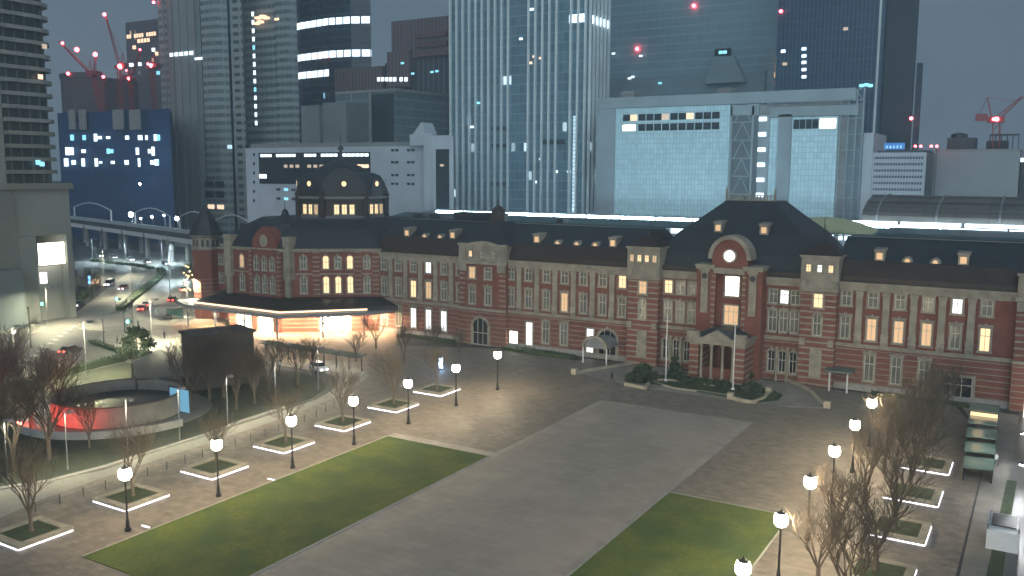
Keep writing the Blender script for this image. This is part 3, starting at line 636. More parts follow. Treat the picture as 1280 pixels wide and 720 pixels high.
# white glazed department store block, floodlit (Y=150)
x0, x1, xe = v(748, 200, 150)[0], v(1050, 200, 150)[0], v(1078, 200, 150)[0]
XL, XR = -97.2, -10.5
T = bld('department_store', ((XL+XR)/2, 150, 0), 'wide white glass block with truss frame and lit restaurant windows near its top', 'department store')
m_pan = curtain('lit_white_glazing', (.38, .52, .57), (.24, .36, .41), 1.2, 1.8, .16, .1, .3, (.42, .76, .86), .15, 0, jit=.15)  # glow in the panels stands for floodlight and light from inside
MB().prism(slant(XL, XR, 150, 46), 0, 57.5).build('wall', m_conc, T)
m_frm = mat('pale_steel_frame', (.30, .36, .38), .6, .2, .1)
MB().box(XL-.4, -8, 148.6, 149.98, 57.9, 61.6).box(XL-.4, XL+7, 148.8, 149.98, 0, 57.85).box(-38.2, -34.6, 148.9, 149.98, 0, 54.0).box(-31.8, -27.4, 148.9, 149.98, 0, 54.0).build('frame', m_frm, T)
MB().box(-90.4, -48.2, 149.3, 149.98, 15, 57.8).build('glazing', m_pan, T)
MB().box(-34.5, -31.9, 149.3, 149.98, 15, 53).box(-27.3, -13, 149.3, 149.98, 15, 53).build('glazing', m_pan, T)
MB().box(-47.9, -38.3, 149.0, 149.98, 54.1, 57.8).box(-34.5, -7.0, 148.9, 149.98, 53.2, 56.4).build('frame', m_frm, T)
mb = MB()
for z in range(16, 57, 6):
    mb.tube((-46.3, 149.2, z), (-43.6, 149.2, z+5.6), .22).tube((-43.6, 149.2, z+5.6), (-40.9, 149.2, z), .22).box(-47.2, -40.4, 149.0, 149.4, z+5.6, z+6.0)
mb.box(-47.9, -47.2, 149, 149.6, 0, 57).box(-40.6, -39.9, 149, 149.6, 0, 57)
mb.build('truss', m_frm, T)
MB().box(-47.2, -38.4, 149.55, 149.9, 15, 57).build('shaft_wall', mat('shaft_recess', (.12, .15, .16), .6, .2, .2), T)
for z in range(17, 57, 5): MB().box(-38.1, -35.6, 148.6, 148.88, z, z+1.3).build('shaft_lamp', glow('shaft_lamp_glow', (.75, .9, 1), 1.6), T)
mb = MB().box(-36, -6.3, 149.0, 149.4, 60.9, 61.5).box(-36, -6.3, 149, 149.4, 57.6, 58.0)
for i in range(6):
    a = -34+i*4.7; mb.tube((a, 149.2, 57.8), (a+2.3, 149.2, 61), .2).tube((a+2.3, 149.2, 61), (a+4.7, 149.2, 57.8), .2).box(a-.1, a+.15, 149, 149.3, 57.8, 61)
for z in range(2, 57, 5): mb.box(-12.8, -5.6, 149.3, 149.7, z, z+.4)
for x in (-12.6, -10.2, -7.8, -5.8): mb.box(x, x+.45, 149, 149.8, 0, 61.5)
pass
mb.build('roof_truss', m_frm, T)
MB().prism(slant(-13, -5.7, 150.2, 40), 0, 57).build('wall', mat('grey_infill', (.2, .25, .27), .6, .2, .2), T)
g_rest = glow('restaurant_window', (1, .66, .42), .8)
litrow(T, -87.5, -51.5, 149.28, 53.2, 2.3, 12, m_dglass, .12, (1, 5, 8)); litrow(T, -87.5, -51.5, 149.28, 49.6, 2.4, 12, m_dglass, .12, (0, 1))
for i, (a, m) in enumerate(((-84.5, g_rest), (-72.5, g_dimw), (-63.5, g_rest))): MB().box(a, a+2.6, 149.16, 149.27, 53.3, 55.4).build('lit_window', m, T)
MB().box(-87.4, -82.5, 149.16, 149.27, 49.7, 51.9).build('lit_window', glow('shop_window', (1, .86, .7), 1.6), T)
litrow(T, -27, -19, 149.28, 49.2, 3, 4, m_dglass, .1); MB().box(-18.6, -13.6, 149.1, 149.28, 49.2, 52.3).build('lit_window', glow('shop_window', (1, .86, .7), 1.6), T)
litrow(T, -24.5, -14.5, 149.28, 16.5, .8, 9, g_off, .1); litrow(T, -88, -62, 149.28, 17.2, .9, 14, g_off, .2)
MB().box(-89.5, -84.5, 152, 158, 57.6, 64).build('plant_box', m_conc, T); MB().box(-53.5, -49, 152, 158, 57.6, 63.5).build('plant_box', m_conc, T)
# tower of vertical fins (Y=170)
XL, XR = -177.5, -112.6
T = bld('finned_glass_tower', (-145, 170, 0), 'tall blue-grey glass tower ribbed with pale vertical fins left of the white store')
m_fg = curtain('fin_tower_glass', (.14, .25, .31), (.16, .28, .34), 2.0, 3.9, .08, .12, .2, None, 0, .012, (.7, .9, 1), .8)
MB().box(XL, XR, 170, 190, 0, 150).build('glazing', m_fg, T)
m_fin = mat('pale_fin', (.72, .80, .80), .5, .15, .1)
for i in range(21):
    x = XL+.4+i*(XR-XL-.8)/20
    if i in (10, 11, 17): continue
    MB().box(x-.38, x+.38, 168.9, 169.97, 16, 150).build('fin', m_fin, T)
for i in range(6): MB().box(XR+.02, XR+1.1, 171.5+i*3.4, 172.2+i*3.4, 0, 150).build('fin', m_fin, T)
MB().box(XR-5.2, XR-3.4, 169.3, 169.97, 16, 57).build('stair_glazing', curtain('stair_glow', (.4, .5, .55), (.1, .12, .14), 1.8, 1.6, .05, .25, .3, (.6, .85, 1), .7, 0), T)
litrow(T, XR-8, XR-.3, 169.95, 93.0, 3.2, 4, g_off, .12)
for i in range(5): MB().box(XR+.02, XR+.3, 172.3+i*3.4, 174.8+i*3.4, 92.9, 96).build('lit_window', g_off, T)
litrow(T, XL+12, XL+19, 169.95, 108.5, 4, 2, g_offw, .2)
for px, py, m in ((665, 13, g_off), (651, 50, g_off), (668, 72, g_offw), (676, 74, g_offw), (663, 80, g_offw), (748, 82, g_cy), (733, 105, g_cy), (737, 125, g_cy), (676, 200, g_off), (669, 229, g_off), (695, 216, g_off), (711, 216, g_off), (590, 160, g_off), (598, 130, g_cy)):
    x, z = v(px, py, 169.9)
    if x < XR-1: MB().box(x-.8, x+.8, 169.8, 169.95, z, z+.9).build('lit_window', m, T)
for z in (45, 52, 29): MB().box(XL+21, XL+29, 169.8, 169.95, z, z+1.6).build('louvre_band', m_dglass, T); 
MB().box(XR-20, XR-9, 169.8, 169.95, 46, 48).build('louvre_band', m_dglass, T)
# dim grey tower behind
T = bld('grey_glass_tower', (-105, 265, 0), 'broad dim grey glass tower standing behind the white store')
MB().box(-160, -58, 265, 300, 0, 160).build('glazing', curtain('dim_grey_glass', (.24, .38, .44), (.3, .42, .47), 3.2, 4.0, .06, .16, .35, None, 0, .002, jit=.12), T)
MB().box(-146, -68, 262, 264.97, 0, 81).build('podium', curtain('dim_grey_glass_b', (.25, .36, .40), (.2, .26, .28), 3.2, 4.0, .06, .1, .4, None, 0, .002, jit=.1), T)
MB().loft([[(-95, 258, 76), (-76, 258, 76), (-76, 261.9, 76), (-95, 261.9, 76)], [(-92, 259, 88), (-82, 259, 88), (-82, 261.9, 88), (-92, 261.9, 88)]]).build('setback', bpy.data.materials['dim_grey_glass_b'], T)
litrow(T, -91, -83, 258.9, 88.2, 3.5, 3, m_dglass, .05); litrow(T, -89, -85, 258.7, 89.2, 1.4, 2, g_cy, .1)
for px, py, m in ((867, 7, m_red), (796, 61, m_red)):
    x, z = v(px, py, 264); MB().ball((x, 264.2, z), .8).build('beacon', m, T)
for px, py, m in ((791, 97, g_off), (787, 99, g_off), (892, 94, g_cy), (825, 105, g_cy), (801, 71, g_off), (767, 68, g_off)):
    x, z = v(px, py, 261.8); MB().box(x-.8, x+.8, 261.4, 261.9, z, z+.8).build('lit_window', m, T)
MB().box(-64, -57.9, 262, 264.9, 75, 86).build('lit_lobby', curtain('lobby_glow', (.2, .12, .1), (.05, .04, .04), 2.5, 4, .3, .4, .4, (1, .55, .3), .12, .15, (1, .6, .35), .8), T)
# dark blue tower
T = bld('dark_blue_tower', (-30, 230, 0), 'dark navy glass tower with thin vertical ribs at the right')
XL, XR = -55.0, -13.5
MB().box(XL, XR, 230, 262, 0, 170).build('glazing', curtain('navy_glass', (.02, .07, .14), (.07, .14, .21), 1.55, 4.2, .2, .04, .2, None, 0, .004, (.6, .9, 1), .8, jit=.5), T)
x2 = v(1143, 100, 234)[0]
MB().prism(slant(XR+.1, x2, 234, 26), 0, 160).build('side_block', curtain('navy_side', (.018, .032, .045), (.03, .045, .06), 1.2, 2.1, .1, .25, .35, None, 0, .0, jit=.4), T)
x3 = v(1152, 100, 236)[0]
MB().prism(slant(x2+.1, x3, 238, 22), 0, 78).build('side_block', curtain('navy_side_b', (.03, .06, .085), (.05, .08, .1), 1.2, 2.4, .2, .25, .35, None, 0, .0), T)
MB().box(XR-2.0, XR-1.2, 229.3, 229.97, 0, 170).build('fin', m_fin, T)
for px, py in ((1005, 61), (1005, 70), (1005, 78), (1005, 87), (1005, 96), (979, 64), (981, 80), (1083, 106), (1088, 107), (1077, 107), (1057, 36)):
    x, z = v(px, py, 229.9); MB().box(x-.9, x+.9, 229.7, 229.95, z-.6, z+.6).build('lit_window', g_cy if px > 1060 else (g_dimw if px in (1057, 981) else g_off), T)
for px, py in ((976, 14), (1139, 148)):
    x, z = v(px, py, 229); MB().ball((x, 229, z), .65).build('beacon', m_red, T)
# low white office with window strips, and blind block
T = bld('white_strip_office', (2, 150, 0), 'low white office block with close rows of small dark windows beneath a blue roof sign', 'office block')
MB().box(-5.2, -2.2, 150, 175, 0, 47.6).box(-2.1, 13.2, 150.01, 175, 0, 41.4).build('wall', mat('white_cladding', (.44, .47, .5), .6, .12, .3, emit=None), T)
for k in range(9): litrow(T, -1.6, 12.4, 149.98, 39.4-k*1.95, .75, 1, curtain('strip_glass', (.03, .05, .08), (.35, .38, .4), .8, 9, .3, 0., .2) if k == 0 else bpy.data.materials['strip_glass'], .0)
MB().box(13.3, 15.2, 151, 175, 0, 41.2).build('wall', m_dglass, T)
MB().box(-1, 13, 151, 170, 41.4, 42.1).build('parapet', m_dark, T)
x, z = v(1105, 187, 151); x2, z2 = v(1131, 180, 151)
sg = MB().box(x, x2, 150.9, 151.3, z, z2+.4).build('roof_sign', glow('blue_sign_panel', (.04, .2, .55), .5), T)
mb = MB(); w = (x2-x)
for i in range(5):
    a = x+.6+i*w*.17; mb.box(a, a+.5, 150.75, 150.88, z+.5, z+.62).box(a, a+.5, 150.75, 150.88, z+1.0, z+1.1).box(a+.2, a+.3, 150.75, 150.88, z+.4, z+1.2)
mb.build('sign_lettering', glow('sign_letters', (.5, .8, 1), 1), sg)
for px in (1144, 1151, 1164, 1171):
    xx, zz = v(px, 184, 152); MB().tube((xx, 152, 41.2), (xx, 152, zz), .12).build('mast', m_dark, T); MB().ball((xx, 152, zz+.3), .38).build('beacon', m_red, T)
T = bld('blind_grey_block', (26, 160, 0), 'plain windowless grey block at the far right edge', 'office block')
xa, xb = v(1167, 200, 160)[0], v(1275, 200, 160)[0]
MB().box(xa, xb, 160, 190, 0, 41.8).build('wall', mat('grey_panels', (.30, .33, .34), .7, .15, .15), T)
MB().box(xa, xb, 159.9, 190.1, 41.8, 42.5).build('parapet', m_conc, T)
MB().box(xa+14, xa+20, 166, 172, 42.5, 45.2).build('plant_box', m_dark, T); mb = MB().box(xa+3, xa+11, 165, 175, 42.5, 46.2).lathe(xa+6, 170, [(2.5, 46.2), (2.3, 47.5), (.5, 48)], 10); mb.build('plant_box', m_dark, T)
MB().box(xb+.2, xb+1.2, 162, 190, 0, 40).build('side_strip', m_dark, T)
MB().box(xb+.1, xb+.9, 161.5, 161.9, 38.6, 39.8).build('lamp', g_off, T)
# white building with a dark window band (Y=120)
T = bld('white_office_block', (-200, 120, 0), 'long white office building with a dark glass band of lit windows behind the domed hall', 'office building')
mw = mat('white_tile', (.52, .56, .6), .6, .12, .15)
XL, XR = -249.5, -150.5
MB().prism(slant(XL, XR, 120, 40), 0, 44.4).build('wall', mw, T)
MB().prism(slant(XL-1, XR-8, 124, 32), 44.41, 46.2).build('roof_block', m_conc, T)
x0, x1 = v(324, 200, 120)[0], v(463, 200, 120)[0]
MB().box(x0, x1, 119.75, 119.97, 29.5, 42.3).build('window_band', m_dglass, T)
litrow(T, x0+1, x1-.5, 119.75, 40.6, 1.15, 26, g_off, .18, (3, 9, 10, 14, 19)); litrow(T, x0+14, x1-.5, 119.75, 36.2, 1.2, 14, g_dimw, .4, (3, 7, 8, 9)); litrow(T, x1-6.5, x1-.5, 119.7, 36.2, 1.3, 3, g_offw, .15)
litrow(T, x0, x0+4.5, 119.75, 31.7, 1.7, 1, g_off, .05)
for i in range(5): litrow(T, x0+9.5+i*4.4, x0+12+i*4.4, 119.98, 26.6, 1.1, 2, (m_dglass, g_cy)[i % 2], .3); litrow(T, x0+9.5+i*4.4, x0+12+i*4.4, 119.98, 22.8, 1.1, 2, (m_dglass, g_cy)[i % 2], .3)
for px in (493, 513):
    for py in (188, 203, 219, 230): 
        x, z = v(px, py, 119.9); litrow(T, x-1.9, x+2.2, 119.98, z-.4, .9, 2, m_dglass, .3)
for k in range(6):
    x, z = v(317.5, 195+k*11.5, 119.9); litrow(T, x-.6, x+.6, 119.98, z, 1.2, 1, m_dglass, .1)
x0, x1 = v(512, 170, 118)[0], v(535, 170, 118)[0]
MB().prism(slant(x0, x1, 118, 10), 44.41, 48.6).prism(slant(x1+.1, v(565, 170, 118)[0], 118, 14), 0, 48.0).box(x1-1.5, x1+2, 117.2, 117.99, 0, 48.8).build('stair_tower', mw, T)
MB().loft([[(x0, 120, 48.7), (x1-3, 120, 48.7), (x1-3, 128, 48.7), (x0, 128, 48.7)], [(x1-5.5, 121, 53), (x1-4.5, 121, 53), (x1-4.5, 127, 53), (x1-5.5, 127, 53)]]).build('roof_hood', mw, T)
x0, x1 = v(545, 170, 117.9)[0], v(562, 170, 117.9)[0]
MB().box(x0, x1, 117.7, 117.97, 10, 43).build('window_band', m_dglass, T); MB().box(x0+2, x0+3.6, 117.5, 117.68, 36.7, 37.6).build('lit_window', g_dimw, T)
MB().box(x1+.2, x1+1.8, 117.3, 117.97, 0, 47.5).build('pilaster', mw, T)
# grey glass block with near corner at px 495
def rot_block(name, corner_px, Y, wl, wr, z, ang, label, m, cat='office block'):
    x = v(corner_px, 200, Y)[0]
    T = bld(name, (x, Y, 0), label, cat); T.rotation_euler.z = ang
    return T, x
def local(T, mb, name, m):       # mesh given in the thing's own turned frame
    o = bpy.data.objects.new(name, mb.mesh(name, m)); COL.objects.link(o); o.parent = T; return o
T, x = rot_block('grey_glass_block', 495, 165, 0, 0, 0, R(-4), 'mid-height grey glass office block stepped above the white office', None)
m_gb = curtain('grey_green_glass', (.13, .18, .19), (.2, .25, .26), 1.6, 3.9, .08, .2, .3, None, 0, .006, jit=.3)
local(T, MB().box(-37, 0, 0, 40, 0, 70), 'glazing', m_gb); local(T, MB().box(-37.3, .3, -.3, 40.3, 70, 71.2), 'parapet', m_conc)
local(T, MB().box(-14, -.6, -.4, -.02, 0, 69), 'dark_bay', m_dglass); local(T, MB().box(-15.4, -14.2, -.7, -.02, 0, 70), 'pier', m_conc); local(T, MB().box(-27, -26, -.7, -.02, 0, 70), 'pier', m_conc)
T = bld('blank_stair_block', (-250, 164, 0), 'squat blank grey block beside the dark glass tower', 'office block')
x0, x1 = v(378, 200, 150)[0], v(430, 200, 150)[0]
MB().box(x0, x1-14, 150, 175, 0, 64).box(x1-13.9, x1, 152, 176, 0, 65).build('wall', mat('blank_grey', (.20, .22, .22), .7, .2, .1), T)
# brown striped block
T = bld('brown_ribbed_block', (-235, 222, 0), 'stepped reddish brown building with vertical ribs beneath the night sky', 'office block')
m_br = curtain('brown_ribs', (.12, .075, .075), (.24, .17, .16), 2.2, 40, .28, .0, .5, None, 0, 0)
X = lambda p: v(p, 100, 222)[0]
MB().box(X(490), X(562), 222, 260, 92, 111.5).build('upper_wall', m_br, T); MB().box(X(487), X(516), 220, 222-.03, 78, 96).build('rib_panel', m_br, T)
MB().box(X(486), X(562), 223, 262, 0, 91.9).build('wall', curtain('brown_glass', (.03, .045, .06), (.2, .16, .15), 3.2, 60, .22, 0, .3, None, 0, 0), T)
MB().box(X(418), X(478), 222, 255, 0, 89.5).build('rib_panel', m_br, T); MB().box(X(478.5), X(486), 224, 255, 0, 91).build('recess', m_dglass, T)
for k in range(3): MB().box(X(522), X(560), 220.5, 221.97, 92.5+k*4.6, 94.6+k*4.6).build('balcony_band', mat('red_brown', (.16, .07, .06), .7, .2, .2) if k == 0 else bpy.data.materials['red_brown'], T)
for i, px in enumerate((476, 481, 486, 491, 496, 504, 510)): 
    x, z = v(px, 99.5, 221.5); MB().box(x-.9, x+.9, 219.6, 219.9, z-1, z+1).build('lit_window', g_off, T)
for px, py in ((503, 79), (540, 90), (546, 89), (516, 92)): x, z = v(px, py, 219.5); MB().box(x-.9, x+.9, 219.3, 219.6, z-.5, z+.5).build('lit_window', g_cy, T)
# dark tower with glowing floors: a gently curved front
def arc_wall(cx, cy, r, a0, a1, n): return [(cx+r*math.cos(a0+(a1-a0)*i/n), cy+r*math.sin(a0+(a1-a0)*i/n)) for i in range(n+1)]
T = bld('curved_dark_tower', (-300, 232, 0), 'dark glass tower with a curved front and three glowing white office floors')
xa, xm, xb = v(366, 100, 235)[0], v(412, 100, 226)[0], v(460, 100, 240)[0]
P3 = [(xa, 235), (xa+12, 229.5), (xm, 226), (xm+14, 228.2), (xm+24, 233), (xb, 240), (xb-28, 275), (xa-32, 275)]
MB().prism(P3, 0, 170).build('glazing', curtain('dark_tower_glass', (.012, .028, .045), (.03, .05, .065), 1.8, 4.1, .12, .25, .15, None, 0, .008, (.3, .7, 1), .6, jit=.5), T)
def litband(z, h, segs, m=g_off):
    k = 0
    for i in range(5):
        a = Vector(P3[i]); b = Vector(P3[i+1]); nseg = max(1, int((b-a).length/4.2))
        for j in range(nseg):
            k += 1
            if k not in segs: continue
            p = a+(b-a)*(j+.08)/nseg; q = a+(b-a)*(j+.9)/nseg; nn = Vector(((b-a).y, -(b-a).x)).normalized()*.25
            MB().loft([[(p.x, p.y, z), (q.x, q.y, z), (q.x+nn.x, q.y+nn.y, z), (p.x+nn.x, p.y+nn.y, z)], [(p.x, p.y, z+h), (q.x, q.y, z+h), (q.x+nn.x, q.y+nn.y, z+h), (p.x+nn.x, p.y+nn.y, z+h)]]).build('lit_window', m, T)
zz = lambda py: v(412, py, 226)[1]
litband(zz(31), 3.6, set(range(2, 14))); litband(zz(72), 3.6, set(range(1, 16))); litband(zz(95), 3.6, set(range(1, 9))); litband(zz(101), 2.2, {1})
for px, py in ((399, 71), (420, 111)): x, z = v(px, py, 223); MB().ball((x, 223, z), .7).build('beacon', m_red, T)
# pair of tall stone-clad towers
T = bld('stone_clad_tower', (-325, 172, 0), 'tall grey green stone tower of stacked floor bands with a narrow dark slot')
m_t2 = curtain('stone_bands', (.14, .185, .19), (.28, .33, .32), 3.4, 4.0, .12, .5, .5, None, 0, .0015, (.6, .9, 1), .9, jit=.4)
m_t2b = mat('smooth_stone_panels', (.22, .27, .265), .6, .2, .15)
X = lambda p: v(p, 100, 172)[0]
MB().prism(slant(X(201), X(212), 172, 33), 0, 170).build('corner_bay', m_t2, T)
MB().prism([(X(212), 172), (X(225), 169.5), (X(250), 169.5), (X(253), 172), (X(253)-36, 205), (X(212)-36, 205)], 0, 170).build('bow_wall', m_t2b, T)
for i in range(5): x = X(213+i*9.5); MB().box(x-.3, x+.3, 168.9, 169.6, 0, 170).build('rib', m_conc, T)
MB().prism([(X(253.3), 172.2), (X(262), 168), (X(280), 168), (X(287), 172), (X(287)-35, 205), (X(253.3)-36, 205)], 0, 170).build('wall', m_t2, T)
MB().prism(slant(X(287.3), X(291), 174, 30), 0, 170).build('slot', m_dglass, T)
m_t2c = curtain('stone_bands_small', (.06, .075, .08), (.27, .31, .29), 5.5, 4.0, .3, .55, .5, None, 0, 0, jit=.4)
MB().prism(slant(X(291.3), X(305), 172, 33), 0, 170).build('wall', m_t2c, T)
for k in range(2): litrow(T, X(258), X(284), 167.9, 15.8+k*5.2+5, 3.4, 2, m_dglass, .15)
litrow(T, X(260), X(284), 167.8, 15.0, 2.2, 2, glow('lobby_window', (1, .72, .5), .9), .3)
litrow(T, X(219), X(250), 168.8, v(235, 69, 169)[1], 1.9, 5, g_off, .3); MB().box(X(253), X(262), 167.6, 167.9, v(257, 74, 168)[1], v(257, 71, 168)[1]).build('lit_window', g_off, T)
MB().ball((X(198.5), 171, v(198, 2, 171)[1]), .75).build('beacon', m_red, T)
T = bld('slender_stone_tower', (-280, 190, 0), 'grey green banded tower with a column of lit stair windows beside the curved dark tower')
X = lambda p: v(p, 100, 190)[0]
MB().prism(slant(X(307), X(346), 190, 33), 0, 175).prism([(X(346.3), 190), (X(350), 188), (X(364), 188), (X(369), 192), (X(369)-32, 225), (X(346.3)-32, 225)], 0, 175).build('wall', m_t2, T)
for k in range(14):
    z = v(319, 20+k*10.5, 190)[1]
    MB().box(X(317.5), X(320), 189.7, 189.97, z, z+2.2).build('lit_window', g_off if k % 5 != 4 else g_cy, T)
for px, py in ((324, 24), (330, 22), (334, 24), (327, 29), (322, 31), (349, 26)): x, z = v(px, py, 189.5); MB().box(x-1.4, x+1.4, 187.5, 189.9, z, z+1.1).build('lit_window', g_offw, T)
# brownish tower far behind the cranes
T = bld('far_brown_tower', (-500, 262, 0), 'distant brown tower with a few warm lit floors behind the cranes')
X = lambda p: v(p, 100, 262)[0]
MB().box(X(160), X(203), 262, 300, 0, 138).build('glazing', curtain('brown_dim_glass', (.07, .06, .07), (.12, .10, .11), 2.5, 4, .2, .4, .4, None, 0, .02, (1, .7, .5), .5), T)
litrow(T, X(161), X(198), 261.9, v(180, 46, 262)[1], 2.6, 12, g_offw, .25, (2, 7)); litrow(T, X(174), X(190), 261.9, v(180, 53, 262)[1], 2.6, 4, g_offw, .2)
for px, py, m in ((191, 62, g_off), (195, 67, g_offw), (160, 81, g_off), (164, 81, g_off), (174, 80, g_off), (197, 91, g_cy), (167, 59, g_offw)): x, z = v(px, py, 261); MB().box(x-1.3, x+1.3, 261, 261.9, z-1.2, z+1.2).build('lit_window', m, T)
T = bld('dark_unfinished_tower', (-470, 190, 0), 'dark unfinished building shell beneath the red cranes', 'construction block')
xa, xb, xc = v(76, 110, 190)[0], v(90, 110, 186)[0], v(130, 110, 196)[0]
MB().prism([(xa, 190), (xb, 186), (xc, 196), (xc, 220), (xa, 220)], 0, v(85, 92, 190)[1]-3).build('wall', mat('unfinished_concrete', (.085, .07, .075), .8, .3, .1), T)
MB().prism([(xa+.3, 189), (xb, 185), (xc+.3, 195), (xc, 195.5), (xb, 185.6), (xa, 189.6)], v(85, 92, 190)[1]-3, v(85, 92, 190)[1]).build('screen', m_black, T)
x, z = v(85, 92, 184); MB().ball((x, 184, z), 1.0).build('beacon', m_red, T)
# blue netted building site
T = bld('blue_netted_site', (-340, 125, 0), 'building site wrapped in dark blue netting with lit floors inside', 'construction block')
xa, xb = v(75, 200, 125)[0], v(206, 200, 125)[0]; za = v(75, 136, 125)[1]; T.rotation_euler.z = 0
m_net = curtain('blue_netting', (.008, .05, .15), (.02, .08, .19), 2.7, 4.4, .08, .1, .7, None, 0, .0, jit=.5)
MB().prism(slant(xa, xb, 125, 36, 129), 0, 63.5).build('netting', m_net, T)
for px in (90.5, 103.5, 148, 169):
    wd = 1.0 if px > 120 else .65
    x, z0 = v(px, 162, 124); z1 = v(px, 137, 124)[1]; MB().box(x-4*wd, x+4*wd, 123.9, 124.6, z0, z1).build('grey_panel', m_conc, T)
rnd = random.Random(3)
for py in (172, 189, 203):
    for px in (84, 91, 104, 120, 126, 135, 141, 158, 174, 185, 190, 195, 198):
        if rnd.random() < .35: continue
        x, z = v(px+rnd.uniform(-2, 2), py, 124.5); h = rnd.uniform(1, 4.2); w = rnd.uniform(.5, 1.5)
        MB().box(x-w, x+w, 124.0, 124.6, z-h/2, z+h/2).build('lit_opening', rnd.choice((g_cy, g_off, g_off)), T)
# balconied tower at the left edge: floors with rounded ends
T = bld('balconied_tower', (-150, -45, 0), 'near tower with rounded balcony bands on a pale podium with a bright shop window')
mwall = mat('beige_cladding', (.30, .32, .28), .7, .2, .1); mpod = mat('podium_stone', (.25, .26, .22), .7, .25, .1)
MB().box(-190, -150, -95, -39, 31.8, 110).build('core_wall', mwall, T)
def rnd_plan(x, y0, y1, r, inset=0):
    return [(x-inset, y0)]+[(x-inset-r+r*math.cos(a), y1-inset-r+r*math.sin(a)) for a in [PI/2*i/6 for i in range(7)]]+[(x-35, y1-inset), (x-35, y0)]
for i in range(27):
    z = 32+i*2.85
    MB().prism(rnd_plan(-149.0, -38.9, -25.6, 5), z+2.0, z+2.85).build('balcony_band', m_conc if i > 3 else mpod, T)
    MB().prism(rnd_plan(-149.9, -38.8, -26.4, 5), z, z+1.99).build('window_band', curtain('tower_window_glass', (.04, .055, .05), (.13, .15, .13), 2.4, 50, .15, 0, .3, None, 0, 0) if i == 0 else bpy.data.materials['tower_window_glass'], T)
MB().box(-191, -149.3, -95, -24, 30.5, 31.9).box(-190, -150, -95, -37.5, 0, 30.45).build('podium_wall', mpod, T)
MB().box(-189, -150.4, -37.4, -24.5, 20, 30.45).box(-189, -150.2, -37.4, -33.2, 0, 19.95).box(-189, -150.2, -25.9, -24.5, 0, 19.95).box(-189, -152.5, -33.1, -26, 0, 12.6).build('podium_wall', mwall, T)
MB().box(-152.4, -150.6, -36, -27, 21, 29.5).build('window_band', bpy.data.materials['tower_window_glass'], T)
MB().box(-150.7, -150.1, -32.6, -26.6, 13.2, 18.2).build('bright_shop_window', glow('big_shop_window', (1, .93, .8), 3.5), T)
MB().box(-151, -150.1, -32.4, -31.2, 9, 11.5).build('small_lit_window', glow('big_shop_window2', (1, .9, .9), 1.6), T)
MB().box(-190, -146, -70, -39, 0, 13.2).build('low_annex', mat('annex_metal', (.2, .24, .24), .5, .2, .2), T)
for px, py, m in ((51, 96, g_offw), (48, 203, g_cy), (53, 205, g_cy), (56, 58, g_dimw)):
    d_ = ray(px, py); t_ = (-148.7-CAM[0])/d_[0]; p = CAM+d_*t_
    MB().box(-148.95, -148.7, p[1]-.5, p[1]+.5, p[2]-.5, p[2]+.5).build('lit_window', m, T)
for px, py in ((52, 305), (47, 430)): pass

# ---------------------------------------------------------------- cranes
def crane(name, base, top, tip, Y, z0, label, lights, back=None):
    x, _ = v(*base, Y); xt, zt = v(*top, Y); xj, zj = v(*tip, Y)
    T = thing(name, (x, Y, z0), label, 'crane', 'tower cranes over the building sites')
    mred = bpy.data.materials.get('crane_red') or mat('crane_red', (.34, .06, .06), .5, .3, .2)
    w = .9; mb = MB()
    for sx in (-w, w):
        for sy in (-w, w): mb.tube((x+sx, Y+sy, z0), (xt+sx, Y+sy, zt), .2, None, 4)
    n = max(3, int((zt-z0)/3))
    for i in range(n):
        a, b = z0+(zt-z0)*i/n, z0+(zt-z0)*(i+1)/n
        mb.tube((x-w, Y-w, a), (x+w, Y-w, b), .12, None, 4).tube((x+w, Y-w, a), (x+w, Y+w, b), .12, None, 4)
    mb.build('mast', mred, T)
    a = Vector((xt, Y, zt)); b = Vector((xj, Y, zj)); d_ = b-a; s = d_.cross(Vector((0, 1, 0))).normalized(); mb = MB()
    for o in (s*.7, -s*.5+Vector((0, .7, 0)), -s*.5-Vector((0, .7, 0))): mb.tube(tuple(a+o), tuple(b+o*.3), .2, None, 4)
    n = max(4, int(d_.length/3))
    for i in range(n): mb.tube(tuple(a+d_*i/n+s*.7), tuple(a+d_*(i+1)/n-s*.5), .11, None, 4)
    mb.build('jib', mred, T)
    sg = -1 if d_.x > 0 else 1
    MB().box(xt-2.2, xt+2.2, Y-1.6, Y+1.6, zt-.6, zt+1.1).box(xt+sg*2-1.5, xt+sg*2+4*sg if sg > 0 else xt-.5, Y-1.4, Y+1.4, zt+.0, zt+2.4) if 0 else None
    MB().box(xt-2.4, xt+2.4, Y-1.6, Y+1.6, zt-.8, zt+.9).box(xt+sg*4.0-1.6, xt+sg*4.0+1.6, Y-1.3, Y+1.3, zt-.2, zt+1.9).build('machine_deck', mred, T)
    MB().tube((xt+sg*1.2, Y, zt+.5), (xt+sg*2.8, Y, zt+7), .25, None, 4).tube((xt+sg*2.8, Y, zt+7), tuple(a+d_*.8), .08, None, 4).tube((xt+sg*2.8, Y, zt+7), (xt+sg*5, Y, zt+1), .12, None, 4).build('back_mast', mred, T)
    for px, py, r in lights:
        lx, lz = v(px, py, Y-1.5); MB().ball((lx, Y-1.5, lz), r, 8, 5).build('beacon', m_red, T)
crane('tower_crane', (128, 126), (115, 94), (74, 52), 150, 60, 'red luffing crane leaning far left over the dark shell', ((78, 54, .8), (96, 62, 1.2)))
crane('tower_crane', (131, 121), (117, 92), (120, 66), 158, 60, 'short red crane with an almost upright jib tipped by a beacon', ((119, 68, 1.2), (129, 96, .8)))
crane('tower_crane', (151, 135), (150, 84), (131, 17), 146, 62, 'tallest red crane with its jib raised highest of all', ((130.5, 18, .9), (150, 83, 1.3)))
